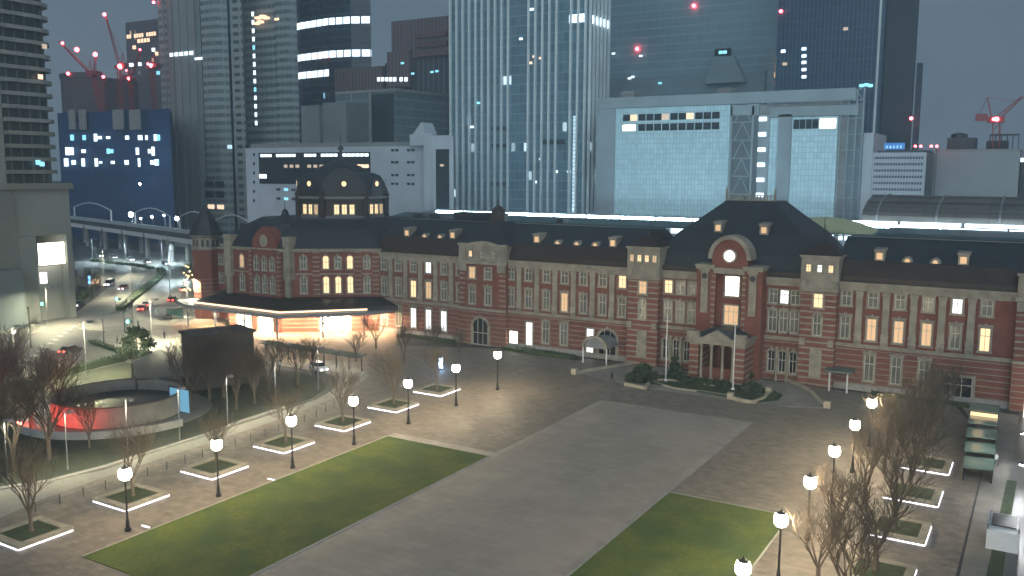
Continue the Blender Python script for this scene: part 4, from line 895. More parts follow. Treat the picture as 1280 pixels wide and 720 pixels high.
crane('tower_crane', (165, 133), (163, 98), (176, 62), 154, 60, 'red crane standing in front of the far brown tower', ((175, 62, .55), (161, 98, .8), (158, 88, .5)))
crane('tower_crane', (193, 115), (190, 84), (186, 78), 170, 60, 'red crane half hidden beside the stone clad tower', ((189, 82, 1.1), (185, 80, .7)))
crane('tower_crane', (1245, 186), (1245, 150), (1278, 121), 165, 42.5, 'red crane on the blind grey block at far right', ((1246, 149, .7), (1242, 149, .5)))
T = thing('site_platform', (33, 166, 42.5), 'small scaffold platform beside the red crane on the grey block', 'scaffold')
mb = MB(); xa, xb = v(1237, 170, 163)[0], v(1274, 170, 163)[0]
mb.box(xa, xb, 163, 166, 46.6, 47.1)
for i in range(6): mb.box(xa+i*(xb-xa-.2)/5, xa+i*(xb-xa-.2)/5+.2, 163, 163.2, 42.5, 46.6).box(xa+i*(xb-xa-.2)/5, xa+i*(xb-xa-.2)/5+.2, 165.8, 166, 42.5, 46.6)
mb.build('frame', m_dark, T)

# ---------------------------------------------------------------- tracks behind the station
struct('track_bed', MB().box(-112, 160, 40, 118, 0, 14.8), m_conc)
T = thing('platform_roof', (-30, 60, 14.8), 'long dark platform roof running behind the station ridge', 'platform roof')
MB().extx([(54, 21.6), (61, 22.6), (68, 21.6), (68, 21.9), (61, 22.95), (54, 21.9)], -118, 120).build('roof_sheet', mat('teal_roof', (.07, .13, .14), .5, .3, .1), T)
for i in range(8, 22): MB().box(-236+i*16, -235.6+i*16, 60.8, 61.2, 14.8, 22.5).build('column', m_grey, T)
T = thing('platform_roof', (-30, 84, 14.8), 'second platform roof edged with a long row of white floodlights', 'platform roof')
MB().extx([(78, 21.8), (86, 22.6), (94, 21.8), (94, 22.0), (86, 22.9), (78, 22.0)], -125, 120).build('roof_sheet', m_grey, T)
for i in range(7, 20): MB().box(-232+i*18, -231.6+i*18, 85.8, 86.2, 14.8, 22.5).build('column', m_grey, T)
for i in range(14): MB().box(-118+i*10.5, -118+i*10.5+9.6, 76.6, 77.4, 22.2, 22.8).build('floodlight', m_flood, T)
T = thing('train', (-30, 104, 14.8), 'lit train standing at the far platform below the white store', 'train')
MB().box(-112, 90, 102, 105, 14.8, 19.6).build('body', mat('train_white', (.6, .62, .64), .4, .1, .3), T)
for i in range(33): MB().box(-110+i*6, -110+i*6+4.6, 101.9, 101.98, 17, 18.4).build('window', g_off, T)
# big barrel roof at the right
T = thing('barrel_platform_roof', (60, 60, 14.8), 'broad ribbed barrel roof over the platforms at right with a bright lit edge', 'platform roof')
bx0 = 12.0
prof = [(52+18*(1-math.cos(PI*i/16))*1.0, 25.1+5.0*math.sin(PI*i/16)) for i in range(9)]
MB().extx(prof+[(70, 29.6), (52, 24.8)], bx0, 120).build('roof_sheet', curtain('ribbed_roof', (.145, .135, .12), (.09, .09, .085), 6, 1.0, .03, .12, .6, None, 0, 0, jit=.3), T)
for i in range(9):
    x = bx0+3+i*11.5; mb = MB()
    for j in range(8): mb.beam((x, prof[j][0], prof[j][1]+.05), (x, prof[j+1][0]+.001, prof[j+1][1]+.05), .35, .3) if 0 else mb.tube((x, prof[j][0], prof[j][1]+.1), (x, prof[j+1][0], prof[j+1][1]+.1), .28, None, 4)
    mb.build('rib', m_grey, T)
for j in (2, 4, 6): MB().tube((bx0, prof[j][0], prof[j][1]+.15), (120, prof[j][0], prof[j][1]+.15), .14, None, 4).build('rail', m_dark, T)
for i in range(9): MB().box(bx0-4+i*12, bx0-4+i*12+11.2, 50.4, 51.4, 24.3, 24.9).build('floodlight', glow('roof_edge_light', (.66, .86, 1), 6) if i == 0 else bpy.data.materials['roof_edge_light'], T)
for i in range(9): MB().box(bx0-8+i*12, bx0-8+i*12+11.6, 47.4, 47.8, 23.9, 24.15).build('floodlight', bpy.data.materials['roof_edge_light'], T)
for i in range(9): MB().box(bx0+6+i*12, bx0+6.6+i*12, 53, 53.6, 14.8, 25).build('column', m_grey, T)
tag(MB().extx([(26, 22.4), (27, 23.9), (44, 24.2), (46, 22.4)], 19, 120).build('low_roof', mat('teal_roof_b', (.05, .10, .11), .45, .3, .1)), 'low teal roof between the slate ridge and the barrel roof', 'roof')
MB_ = MB(); n = 10
rings = []
for i in range(7):
    xx = -1+i*3.1; hh = 3.0*math.sin(PI*min(1, (i+.8)/7.6)); rings.append([(xx, 30+9*(k/(n-1)), 23.4+hh*math.sin(PI*k/(n-1))) for k in range(n)])
tag(MB_.loft(rings).build('fabric_roof', mat('yellow_fabric', (.42, .44, .26), .6, .15, .3), smooth=True), 'pale yellow green fabric roof bulging behind the slate ridge', 'roof')

# ---------------------------------------------------------------- viaduct north of the station
T = thing('railway_viaduct', (-290, 92, 0), 'elevated concrete railway viaduct on round piers crossing the far street', 'viaduct')
A0, A1 = Vector((-372, 114, 0)), Vector((-214, 69, 0)); dv = (A1-A0).normalized()
def vp(t, off, z): p = A0+dv*t+Vector((-dv.y, dv.x, 0))*off; return (p.x, p.y, z)
MB().loft([[vp(0, -4, 9.9), vp(0, 4, 9.9), vp(0, 5, 12), vp(0, -5, 12)], [vp(164, -4, 9.9), vp(164, 4, 9.9), vp(164, 5, 12), vp(164, -5, 12)]]).build('deck', mat('viaduct_dark', (.12, .14, .15), .7, .2, .2), T)
MB().loft([[vp(0, -5.5, 12), vp(0, -5.1, 12), vp(0, -5.1, 13.4), vp(0, -5.5, 13.4)], [vp(164, -5.5, 12), vp(164, -5.1, 12), vp(164, -5.1, 13.4), vp(164, -5.5, 13.4)]]).build('parapet', mat('viaduct_parapet', (.4, .45, .48), .6, .15, .3), T)
for i in range(6):
    t = 30+i*24
    MB().loft([[vp(t-10.5, -4.4, 8.2), vp(t+10.5, -4.4, 8.2), vp(t+10.5, 4, 8.2), vp(t-10.5, 4, 8.2)], [vp(t-11.5, -4.6, 9.88), vp(t+11.5, -4.6, 9.88), vp(t+11.5, 4, 9.88), vp(t-11.5, 4, 9.88)]]).build('girder', m_white, T)
    for off in (-3.2, 3.2): MB().tube(vp(t-12, off, 0), vp(t-12, off, 9), .95, None, 12).build('pier', m_conc, T)
for i, (a, b) in enumerate(((96, 142), (172, 216), (228, 268), (272, 320))):
    labels = ('arched overhead line gantry nearest the left tower', 'arched gantry above the white track floodlights', 'faint arched gantry left of the corner turret', 'arched gantry rising just right of the corner turret')
    if i < 3:
        x0_, y0_ = g(a, 275, 12.5); x1_, y1_ = g(b, 280, 12.5)
        f0 = Vector((x0_, y0_, 0))-A0; f1 = Vector((x1_, y1_, 0))-A0; t0, t1 = 20+i*44+14, 20+i*44+34
        lo = 0
        def find(px):
            lo, hi = 0, 320
            for _ in range(40):
                m_ = (lo+hi)/2
                if proj(*vp(m_, 0, 14))[0] < px: lo = m_
                else: hi = m_
            return lo
    t0, t1 = find(a), find(b)
    G = thing('line_gantry', vp((t0+t1)/2, 0, 12), labels[i], 'gantry', 'arched gantries over the viaduct')
    mb = MB(); n = 12; zb = 12.0
    prev = None
    for k in range(n+1):
        f = k/n; p = vp(t0+(t1-t0)*f, -1.0, 17.2+2.6*math.sin(PI*f))
        if prev: mb.tube(prev, p, .22, None, 5)
        prev = p
    mb.build('arch', m_white, G)
    for t in (t0, t1): MB().tube(vp(t, -1, zb), vp(t, -1, 17.3), .35, None, 6).build('post', m_white, G)
if proj(*vp(160, 0, 12))[0] < 330:
    MB().loft([[vp(164, -4, 9.9), vp(164, 4, 9.9), vp(164, 5, 12), vp(164, -5, 12)], [vp(290, -4, 9.9), vp(290, 4, 9.9), vp(290, 5, 12), vp(290, -5, 12)]]).build('deck', bpy.data.materials['viaduct_dark'], T)
for i, (px, py, r, lab) in enumerate(((165, 268, 1.0, 'brightest floodlight mast above the viaduct'), (222, 273, .8, 'floodlight mast beside the corner turret'), (206, 269, .4, 'small floodlight mast left of the turret light'), (191, 271, .45, 'small floodlight mast right of the brightest one'), (177, 273, .4, 'small floodlight just right of the brightest one'), (176, 230, .45, 'lone white work light high on the blue netting'))):
    Yl = 92 if i < 5 else 122; x, z = v(px, py, Yl)
    G = thing('floodlight_mast', (x, Yl, 12 if i < 5 else z-2), lab, 'floodlight', 'white floodlights along the viaduct')
    MB().tube((x, Yl, 12 if i < 5 else z-2), (x, Yl, z), .12).build('mast', m_grey, G); MB().ball((x, Yl-.5, z), r).build('lamp', m_flood2, G)
T = thing('retaining_wall', (-300, 118, 0), 'long pale wall beyond the viaduct piers', 'wall')
MB().loft([[vp(-10, 30, 0), vp(-10, 31, 0), vp(-10, 31, 6.2), vp(-10, 30, 6.2)], [vp(230, 22, 0), vp(230, 23, 0), vp(230, 23, 6.2), vp(230, 22, 6.2)]]).build('panels', mat('pale_wall', (.34, .36, .32), .8, .2, .2), T)
#@@STREET
# ---------------------------------------------------------------- lamps, planters and bare trees
def lamp_proto():
    T = thing('plaza_lamp', (0, 0, 0), '', 'street lamp')
    MB().lathe(0, 0, [(.30, 0), (.30, .25), (.2, .4), (.17, 1.1), (.11, 1.3), (.085, 4.9), (.14, 5.0), (.09, 5.1)], 10).build('post', m_black, T)
    MB().lathe(0, 0, [(.12, 5.1), (.36, 5.15), (.36, 5.2), (.1, 5.22)], 10).build('lantern_base', m_black, T); MB().lathe(0, 0, [(.46, 6.31), (.36, 6.38), (.12, 6.5), (.03, 6.75)], 10).build('lantern_cap', m_black, T)
    MB().lathe(0, 0, [(.36, 5.24), (.56, 5.5), (.58, 5.9), (.46, 6.3)], 12).build('lantern_glass', m_lantern, T)
    return T
ordn = ['nearest', 'second nearest', 'third nearest', 'middle', 'third farthest', 'second farthest', 'farthest']
P0 = lamp_proto(); first = True
yl = [-98.1, -87.1, -76.2, -65.4, -54.2, -42.7, -31.1]
for i, y in enumerate(yl):
    for s in (-1, 1):
        x = -28.6+.11*i if s < 0 else 28.5
        lab = f'black post lamp with glowing lantern, {ordn[i]} in the row ' + ('left of the left lawn' if s < 0 else 'beside the right-hand bare trees')
        if first: P0.location = (x, y, .05); P0['label'] = lab; P0['group'] = 'lamps along the plaza edges'; first = False
        else: copy_tree(P0, (x, y, .05), 0, lab, group='lamps along the plaza edges')
def planter_proto():
    T = thing('tree_planter', (0, 0, 0), '', 'planter'); h = 2.72
    mb = MB()
    for a in range(4):
        c_, s_ = [(1, 0), (0, 1), (-1, 0), (0, -1)][a]
        def rt(x, y): return (x*c_-y*s_, x*s_+y*c_)
        mb.loft([[(*rt(-h, h-.75), .12), (*rt(h, h-.75), .12), (*rt(h, h), .12), (*rt(-h, h), .12)], [(*rt(-h, h-.75), .45), (*rt(h, h-.75), .45), (*rt(h, h), .45), (*rt(-h, h), .45)]]) if a % 2 == 0 else mb.loft([[(*rt(-h+.76, h-.75), .12), (*rt(h-.76, h-.75), .12), (*rt(h-.76, h), .12), (*rt(-h+.76, h), .12)], [(*rt(-h+.76, h-.75), .45), (*rt(h-.76, h-.75), .45), (*rt(h-.76, h), .45), (*rt(-h+.76, h), .45)]])
    mb.build('bench', m_stone, T)
    MB().box(-h+.9, h-.9, -h+.9, h-.9, 0, .12).box(-h+.77, h-.77, -h+.77, h-.77, .12, .36).build('planting_bed', m_soil, T)
    for (a, b, c, d_) in ((-h+.08, h-.08, -h-.02, -h+.03), (-h+.08, h-.08, h-.03, h+.02), (-h-.02, -h+.03, -h+.08, h-.08), (h-.03, h+.03, -h+.08, h-.08)):
        MB().box(a, b, c, d_, .04, .115).build('led_strip', m_strip, T)
    return T
PL = planter_proto(); first = True
pl = [(-35.8, -103.6+11.12*i) for i in range(7)]; pr_ = [(35.6, y) for y in (-81.2, -69.8, -58.4, -47, -35.3)]
for k, (x, y) in enumerate(pl+pr_):
    lab = f'square stone bench planter edged with white light, {["nearest", "second", "third", "fourth", "fifth", "sixth", "farthest"][k]} of the left row' if k < 7 else f'square light-edged planter under the right-hand trees, {["nearest", "second", "third", "fourth", "farthest"][k-7]} of that row'
    if first: PL.location = (x, y, .05); PL['label'] = lab; PL['group'] = 'lit bench planters'; first = False
    else: copy_tree(PL, (x, y, .05), 0, lab, group='lit bench planters')
def tree_meshes(seed, H, trunk_h, spread, depth=6, r0=.17, forks=5, dens=3):
    rd_ = random.Random(seed); tr = MB(); tw = MB()
    def limb(mb, p, d_, L_, r, n):
        pts = [p]; 
        for k in range(2):
            d_ = (d_+Vector((rd_.uniform(-.12, .12), rd_.uniform(-.12, .12), rd_.uniform(-.02, .1)))).normalized(); pts.append(pts[-1]+d_*L_/2)
        mb.tube(tuple(pts[0]), tuple(pts[1]), r, r*.85, n); mb.tube(tuple(pts[1]), tuple(pts[2]), r*.85, r*.7, n)
        return pts[2], d_, pts[1]
    def rec(p, d_, L_, r, lev):
        mb = tr if lev < 2 else tw
        q, d2, mid = limb(mb, p, d_, L_, r, 6 if lev < 1 else (4 if lev < 3 else 3))
        if lev >= depth: return
        for k in range(dens if (lev < 2 or rd_.random() < .55) else dens-1):
            ax = Vector((rd_.gauss(0, 1), rd_.gauss(0, 1), rd_.gauss(0, .35))).normalized()
            nd = (d2+ax*(spread*(.75+.1*lev))+Vector((0, 0, .12))).normalized()
            rec(q if k else mid, nd, L_*rd_.uniform(.68, .86), max(.012, r*.62), lev+1)
    base = Vector((0, 0, trunk_h)); tr.lathe(0, 0, [(r0*1.9, 0), (r0*1.35, .3), (r0*1.15, trunk_h*.6), (r0*1.1, trunk_h+.1)], 8)
    L0 = (H-trunk_h)*.30
    for k in range(forks):
        a = 2*PI*k/forks+rd_.uniform(-.3, .3); t_ = rd_.uniform(.3, .62)*spread*1.4
        rec(base+Vector((math.cos(a), math.sin(a), 0))*r0*.5, Vector((math.cos(a)*t_, math.sin(a)*t_, 1)).normalized(), L0*rd_.uniform(.85, 1.1), r0*.62, 0)
    return tr.mesh('trunk', m_bark), tw.mesh('twigs', m_twig)
TM = [tree_meshes(11+s, 9.2, 1.9, .62, 5, .17, 5, 3) for s in range(4)]
def tree(i, x, y, z, s, rz, label, group='bare winter trees', name='bare_tree', sz=None):
    T = thing(name, (x, y, z), label, 'tree', group, rz); T.scale = (s, s, sz or s)
    a = bpy.data.objects.new('trunk', TM[i % 4][0]); b = bpy.data.objects.new('crown', TM[i % 4][1])
    for o in (a, b): COL.objects.link(o); o.parent = T
    return T
rt_ = random.Random(5)
for k, (x, y) in enumerate(pl):
    tree(k, x+rt_.uniform(-.2, .2), y+.1, .4, rt_.uniform(.80, .9) if k else .95, rt_.uniform(0, 6), f'bare vase-shaped tree in the {["nearest", "second", "third", "fourth", "fifth", "sixth", "farthest"][k]} planter of the left row')
for k, (x, y) in enumerate(pr_+[(35.6, -24), (35.6, -14)]):
    tree(k+1, x-.3, y, .3, rt_.uniform(1.0, 1.12), rt_.uniform(0, 6), f'bare spreading tree, {["nearest", "second", "third", "fourth", "fifth", "second farthest", "farthest"][k]} of the right-hand row')
for k, (x, y) in enumerate([(31.5, -75), (31, -64), (31.5, -52.5), (31.8, -41), (32, -29), (32, -19)]):
    tree(k+2, x, y, .05, rt_.uniform(.85, 1.0), rt_.uniform(0, 6), f'bare tree between lamps and lit planters, {["nearest", "second", "third", "fourth", "second farthest", "farthest"][k]} of the inner right row')
# trees round the sunken roundabout and in front of the vent block
for k, (px, py, s, lab) in enumerate(((296, 512, 1.0, 'bare tree lit yellow in front of the dark vent block'), (262, 500, 1.15, 'dark bare tree against the left half of the vent block'), (18, 590, 1.45, 'big dark bare tree at the left edge above the red light'), (-12, 560, 1.5, 'bare tree cut off by the left edge'), (62, 575, 1.3, 'dark bare tree left of the round sunken wall'), (112, 560, .8, 'thin bare tree in front of the red lit wall'), (335, 488, .8, 'small bare tree on the verge right of the vent block'), (372, 482, .85, 'bare tree on the verge below the white car'), (392, 470, .75, 'bare sapling at the bend of the service road'), (575, 448, .6, 'slim bare tree near the arched station gate'), (470, 436, .8, 'bare tree in front of the wing beside the hall canopy'), (445, 452, .7, 'bare sapling beside the long shelter'), (243, 365, .9, 'bare street tree beside the corner turret'), (115, 372, .9, 'leafless street tree by the balconied tower'), (28, 455, .9, 'dark street tree left of the red tail lamps'), (238, 512, 1.25, 'dark bare tree between blue glass screen and vent block'), (280, 498, 1.2, 'dark bare tree in front of the middle of the vent block'), (318, 505, 1.0, 'bare tree at the right corner of the vent block'), (40, 545, 1.4, 'dark tree behind the big left edge trees'), (75, 520, 1.2, 'dark bare tree by the left rim of the ring wall'), (3, 520, 1.3, 'dark bare tree on the far left verge'), (505, 452, .75, 'thin bare tree right of the long shelter'), (540, 440, .7, 'thin bare tree before the bright ground floor windows'), (350, 470, .8, 'bare tree on the verge left of the white car'))):
    x, y = g(px, py); tree(k, x, y, .05, s, k*1.3, lab)
# dark blobs of leaves: leafy shrubs and a cloud-pruned pine
def leaves(mb, c, r, n, rd_, sz=.22, squash=.7):
    for _ in range(n):
        a = rd_.uniform(0, 2*PI); h = rd_.uniform(-1, 1); rr_ = r*rd_.uniform(.45, 1.05)*(1+.2*math.sin(3*a+h*2)); q = math.sqrt(1-h*h)
        p = Vector((c[0]+rr_*q*math.cos(a), c[1]+rr_*q*math.sin(a), c[2]+rr_*h*squash))
        u_ = Vector((rd_.gauss(0, 1), rd_.gauss(0, 1), rd_.gauss(0, 1))).normalized(); w_ = u_.orthogonal().normalized(); s = sz*rd_.uniform(.6, 1.4)
        mb.quad(tuple(p-u_*s), tuple(p+w_*s*.6), tuple(p+u_*s), tuple(p-w_*s*.6))
def shrub(name, x, y, z, blobs, label, trunk=None, cat='shrub', group=None, sz=.22, n=260, m=None):
    T = thing(name, (x, y, z), label, cat, group); rd_ = random.Random(hash(label) % 9999 if 0 else len(label)*7)
    mb = MB()
    for (dx_, dy_, dz_, r) in blobs: leaves(mb, (x+dx_, y+dy_, z+dz_), r, int(n*r*r), rd_, sz); mb.ball((x+dx_, y+dy_, z+dz_), r*.62, 7, 5, .7)
    mb.build('crown' if cat == 'tree' else 'foliage', m or m_leaf, T)
    tb = MB()
    for (dx_, dy_, dz_, r) in blobs: tb.tube((x, y, z), (x+dx_, y+dy_, z+dz_), .16 if trunk else .07, .05, 6)
    tb.build('trunk' if cat == 'tree' else 'stems', m_bark, T)
    return T
x, y = g(172, 458); shrub('pine_tree', x, y, 0, [(0, 0, 6.3, 1.6), (1.2, .6, 5.9, 1.2), (-1.5, -.5, 4.6, 1.4), (1.9, 1, 4.2, 1.4), (-.4, -1.2, 3.0, 1.7), (1.3, .3, 2.3, 1.6), (-2.1, -.8, 2.2, 1.5)], 'cloud-pruned dark pine left of the vent block', True, 'tree', n=150)
x, y = g(800, 479); shrub('evergreen_shrub', x, y, .1, [(0, 0, 1.5, 1.7), (1.5, .3, 1.2, 1.4), (-1.4, -.4, .8, 1.1), (.6, 0, 2.6, 1.2)], 'large dark shrub at the left end of the driveway island')
x, y = g(843, 477); shrub('evergreen_shrub', x, y, .1, [(0, 0, 1.2, 1.3), (.1, 0, 2.6, 1.0), (0, 0, 3.8, .6), (1.5, 0, .8, 1.0)], 'pointed dark conifer left of the porch')
x, y = g(946, 492); shrub('evergreen_shrub', x, y, .1, [(0, 0, .6, 1.1), (-1.4, -.4, .6, 1.2), (-1.0, .9, .9, 1.1)], 'low rounded shrub at the right end of the driveway island')
x, y = g(925, 478); shrub('evergreen_shrub', x, y, .1, [(0, 0, 1.2, 1.2), (0, 0, 2.4, .8), (.9, 1, .9, 1)], 'upright shrub right of the porch beside the flagpole')
for k, (px, py, lab) in enumerate(((878, 482, 'low hedge clump under the porch front'), (902, 485, 'low hedge clump between porch and flagpole'), (860, 480, 'low hedge clump left of the porch front'))):
    x, y = g(px, py); shrub('low_shrub', x, y, .1, [(0, 0, .5, .9), (1.2, 0, .4, .9), (-1.2, 0, .45, .9)], lab, n=300)
def hedge(name, pts, w, h, label, m=m_hedge, n=26, z=.05):
    T = thing(name, (pts[0][0], pts[0][1], z), label, 'hedge'); rd_ = random.Random(len(label)); mb = MB(); cb = MB()
    for a, b in zip(pts, pts[1:]):
        a = Vector((*a, z)); b = Vector((*b, z)); cb.beam(tuple(a), tuple(b), w*.8, h*.85)
        for _ in range(int((b-a).length*n)):
            p = a+(b-a)*rd_.random()+Vector((rd_.uniform(-w/2, w/2), rd_.uniform(-w/2, w/2), rd_.uniform(.1, h)))
            u_ = Vector((rd_.gauss(0, 1), rd_.gauss(0, 1), rd_.gauss(0, 1))).normalized(); w_ = u_.orthogonal().normalized(); s = .2
            mb.quad(tuple(p-u_*s), tuple(p+w_*s*.6), tuple(p+u_*s), tuple(p-w_*s*.6))
    mb.build('leaves', m, T); cb.build('core', m, T); return T
hedge('median_hedge', [g(*p) for p in ((150, 388), (165, 376), (180, 364), (195, 352), (203, 344), (200, 337))], 2.2, 1.0, 'long hedge down the middle of the boulevard')
for k, p in enumerate(((188, 336), (181, 334.5), (172, 333.5), (163, 332), (154, 331), (145, 330), (136, 329), (126, 327.5), (118, 327))):
    x, y = g(*p); hedge('kerb_hedge', [(x-2, y+.5), (x+2, y-.6)], 1.8, 1.1, f'{"first second third fourth fifth sixth seventh eighth ninth".split()[k]} short clipped hedge by the viaduct, counted from the right', n=20)['group'] = 'clipped hedges by the viaduct'
hedge('kerb_hedge', [g(*p) for p in ((80, 385), (95, 378), (112, 366))], 3, 1.6, 'ragged hedge at the foot of the balconied tower')
hedge('island_hedge', [g(*p) for p in ((114, 429), (130, 434), (148, 440), (152, 446))], 1.2, .7, 'low hedge along the pavement edge near the pine')
hedge('plaza_hedge', [g(*p) for p in ((-10, 490), (30, 484), (75, 472), (120, 459), (155, 451))], 1.6, 1.3, 'long dark hedge between the crossing and the sunken roundabout', m_leaf)
hedge('wing_hedge', [(-44.4, -.8-1.2), (-40, -2.4), (-34, -2.6), (-28.5, -3.2)], 2.4, .7, 'dark hedge bed below the bright white station window')
hedge('wing_hedge', [(-70, -2.4), (-62, -2.2), (-56.5, -2.6)], 1.6, .7, 'dark hedge along the wing right of the hall canopy')
hedge('wing_hedge', [(24, -2.0), (30, -2.2), (36, -2.4), (41, -2.6)], 1.4, .6, 'dark hedge along the right wing behind the bare trees')
tag(MB().prism([(-12.3, -15.4), (-9, -14.0), (2.8, -15.8), (9.6, -17.4), (12.4, -14), (12.2, -10.5), (9.6, -7.7), (-8, -7), (-12.4, -11)], .09, .28).build('island_bed', m_leaf), 'planted bed of the driveway island before the porch', 'flower bed')
tag(MB().prism([(-44.8, -.4), (-27, -2.1), (-27.2, -4.4), (-40.3, -3.6), (-45, -2.3)], .05, .16).build('planted_bed', m_soil), 'narrow planted bed along the left wing of the station', 'flower bed')
def lowwall(pts, label, w=.45, h=.5, name='low_wall', post=True):
    T = thing(name, (*pts[0], .05), label, 'wall', 'low stone walls by the driveway'); mb = MB()
    for a, b in zip(pts, pts[1:]): mb.beam((*a, .05), (*b, .05), w, h)
    mb.build('coping', mat('pale_kerb', (.42, .37, .28), .7, .25, .8) if 'pale_kerb' not in bpy.data.materials else bpy.data.materials['pale_kerb'], T)
    if post:
        for a in (pts[0], pts[-1]): MB().box(a[0]-.45, a[0]+.45, a[1]-.45, a[1]+.45, .05, 1.05).build('end_post', bpy.data.materials['pale_kerb'], T)
lowwall([g(*p) for p in ((718, 468), (745, 463), (775, 458.5), (800, 454))], 'low pale wall left of the driveway near the arched canopy')
lowwall([g(*p) for p in ((781, 482), (806, 487), (812, 480), (828, 477))], 'low pale kerb wall at the left tip of the driveway island', post=False)
lowwall([g(*p) for p in ((828, 477), (865, 480), (893, 485))], 'pale bench wall in front of the porch shrubs', post=False)
lowwall([g(*p) for p in ((820, 480), (845, 487), (880, 491), (912, 496))], 'long pale kerb before the flagpoles', h=.25, post=False)
lowwall([g(*p) for p in ((913, 499), (928, 503), (941, 505), (955, 500), (961, 492))], 'low pale wall at the right tip of the driveway island')
lowwall([g(*p) for p in ((962, 473), (985, 477), (1000, 484), (1014, 492), (1024, 502), (1034, 510))], 'curved pale wall right of the driveway')
# flagpoles
for px, py, top, lab in ((832, 478, 400, 'tall white flagpole left of the porch'), (916, 489, 428, 'tall white flagpole right of the porch')):
    x, y = g(px, py); T = thing('flagpole', (x, y, .1), lab, 'flagpole', 'flagpoles before the porch')
    MB().lathe(x, y, [(.32, .1), (.32, .5), (.1, .6), (.085, 9.5), (.055, 11.2)], 8).build('pole', m_white, T); MB().ball((x, y, 11.3), .12).build('finial', m_white, T)
for px, py, lab in ((182, 659, 'flush white ground light between the two nearest left lamps'), (339, 600, 'flush white ground light farther along the left lamp row')):
    x, y = g(px, py); T = thing('ground_light', (x, y, .05), lab, 'ground light', 'flush ground lights')
    MB().box(x-.55, x+.55, y-.09, y+.09, .055, .075).build('lens', m_strip, T); MB().box(x-.62, x+.62, y-.16, y-.095, .052, .085).box(x-.62, x+.62, y+.095, y+.16, .052, .085).build('rim', m_grey, T)
# posts and chain along the service road
pts = [g(*p) for p in ((70, 612), (110, 600), (150, 588), (200, 573), (250, 557), (300, 540), (345, 526), (385, 513), (415, 503))]
def along(pts, step):
    o = []; acc = 0
    for a, b in zip(pts, pts[1:]):
        a = Vector(a); b = Vector(b); L_ = (b-a).length
        while acc < L_: o.append(tuple(a+(b-a)*acc/L_)); acc += step
        acc -= L_
    return o
pp = along([(-40.9, -100), (-40.4, -86), (-40.6, -70), (-41.4, -58), (-43.5, -50)], 2.6)
ORD = 'first second third fourth fifth sixth seventh eighth ninth tenth eleventh twelfth thirteenth fourteenth fifteenth sixteenth seventeenth eighteenth nineteenth twentieth twenty-first twenty-second'.split()
for k, (x, y) in enumerate(pp):
    T = thing('fence_post', (x, y, .05), f'thin dark post beside the service road, {ORD[k]} from the near end', 'post', 'posts along the service road')
    MB().lathe(x, y, [(.05, .05), (.05, 1.0), (.07, 1.02), (.03, 1.1)], 6).build('shaft', m_dark, T)
tag(MB().path([(x, y, .7) for x, y in pp], .012, 4).path([(x, y, .35) for x, y in pp], .012, 4).build('rail_wire', m_dark), 'thin twin wires strung between the service road posts', 'wire')
# ---------------------------------------------------------------- sunken roundabout, vent block, shelters
cx, cy = -67.5, -71.5
T = thing('sunken_ring_wall', (cx, cy, 0), 'large round concrete wall around a dark sunken well lit red on its near left', 'ring wall')
def ring(mb, r0, r1, z0, z1, a0=0, a1=2*PI, n=40, sx=1, sy=1):
    for i in range(n):
        p, q = a0+(a1-a0)*i/n, a0+(a1-a0)*(i+1)/n
        P4 = [(cx+sx*r*math.cos(t), cy+sy*r*math.sin(t)) for r, t in ((r0, p), (r1, p), (r1, q), (r0, q))]
        mb.loft([[(x, y, z0) for x, y in P4], [(x, y, z1) for x, y in P4]])
    return mb
ring(MB(), 8.6, 8.9, 0, 2.9).build('inner_wall', mat('ring_concrete', (.24, .235, .21), .8, .3, .5), T); ring(MB(), 8.55, 8.98, 2.9, 3.05).build('coping', m_dark, T)
MB().lathe(cx, cy, [(8.5, 1.2), (8.5, 1.3), (.1, 1.35)], 32).build('well_floor', m_black, T)
ring(MB(), 13.4, 13.8, 0, 1.1, R(-120), R(0)).build('outer_kerb', m_conc, T)
ring(MB(), 9.2, 12.8, .02, .12).build('ramp_surface', m_asph, T)
g_redwall = glow('red_sign_light', (1, .05, .03), 170)
T = thing('red_light_bar', (*g(118, 552), 0), 'red glowing light bar washing the near side of the ring wall', 'light')
REDP = [(cx+13.0*math.cos(R(a)), cy+13.0*math.sin(R(a))) for a in (-112, -96, -80, -62)]
for x, y in REDP: MB().box(x-.5, x+.5, y-.1, y+.1, .35, .7).build('lamp', g_redwall, T)
mb = MB()
for x, y in REDP: mb.box(x-.06, x+.06, y-.05, y+.05, .1, .35)
mb.beam((*REDP[0], .1), (*REDP[1], .1), .1, .08).beam((*REDP[1], .1), (*REDP[2], .1), .1, .08).beam((*REDP[2], .1), (*REDP[3], .1), .1, .08).build('stand', m_dark, T)
x, y = g(228, 517); T = thing('blue_glass_screen', (x, y, 0), 'glass screen glowing pale blue left of the vent block', 'glass screen')
MB().box(x-2.6, x+1.6, y, y+.12, .3, 3.6).build('pane', glow('blue_screen_glow', (.25, .62, .9), .28), T); MB().box(x-2.8, x-2.61, y-.05, y+.17, 0, 3.8).box(x+1.61, x+1.8, y-.05, y+.17, 0, 3.8).box(x-2.8, x+1.8, y-.05, y+.17, 3.61, 3.8).box(x-.55, x-.45, y-.03, y-.001, .3, 3.6).build('frame', m_dark, T)
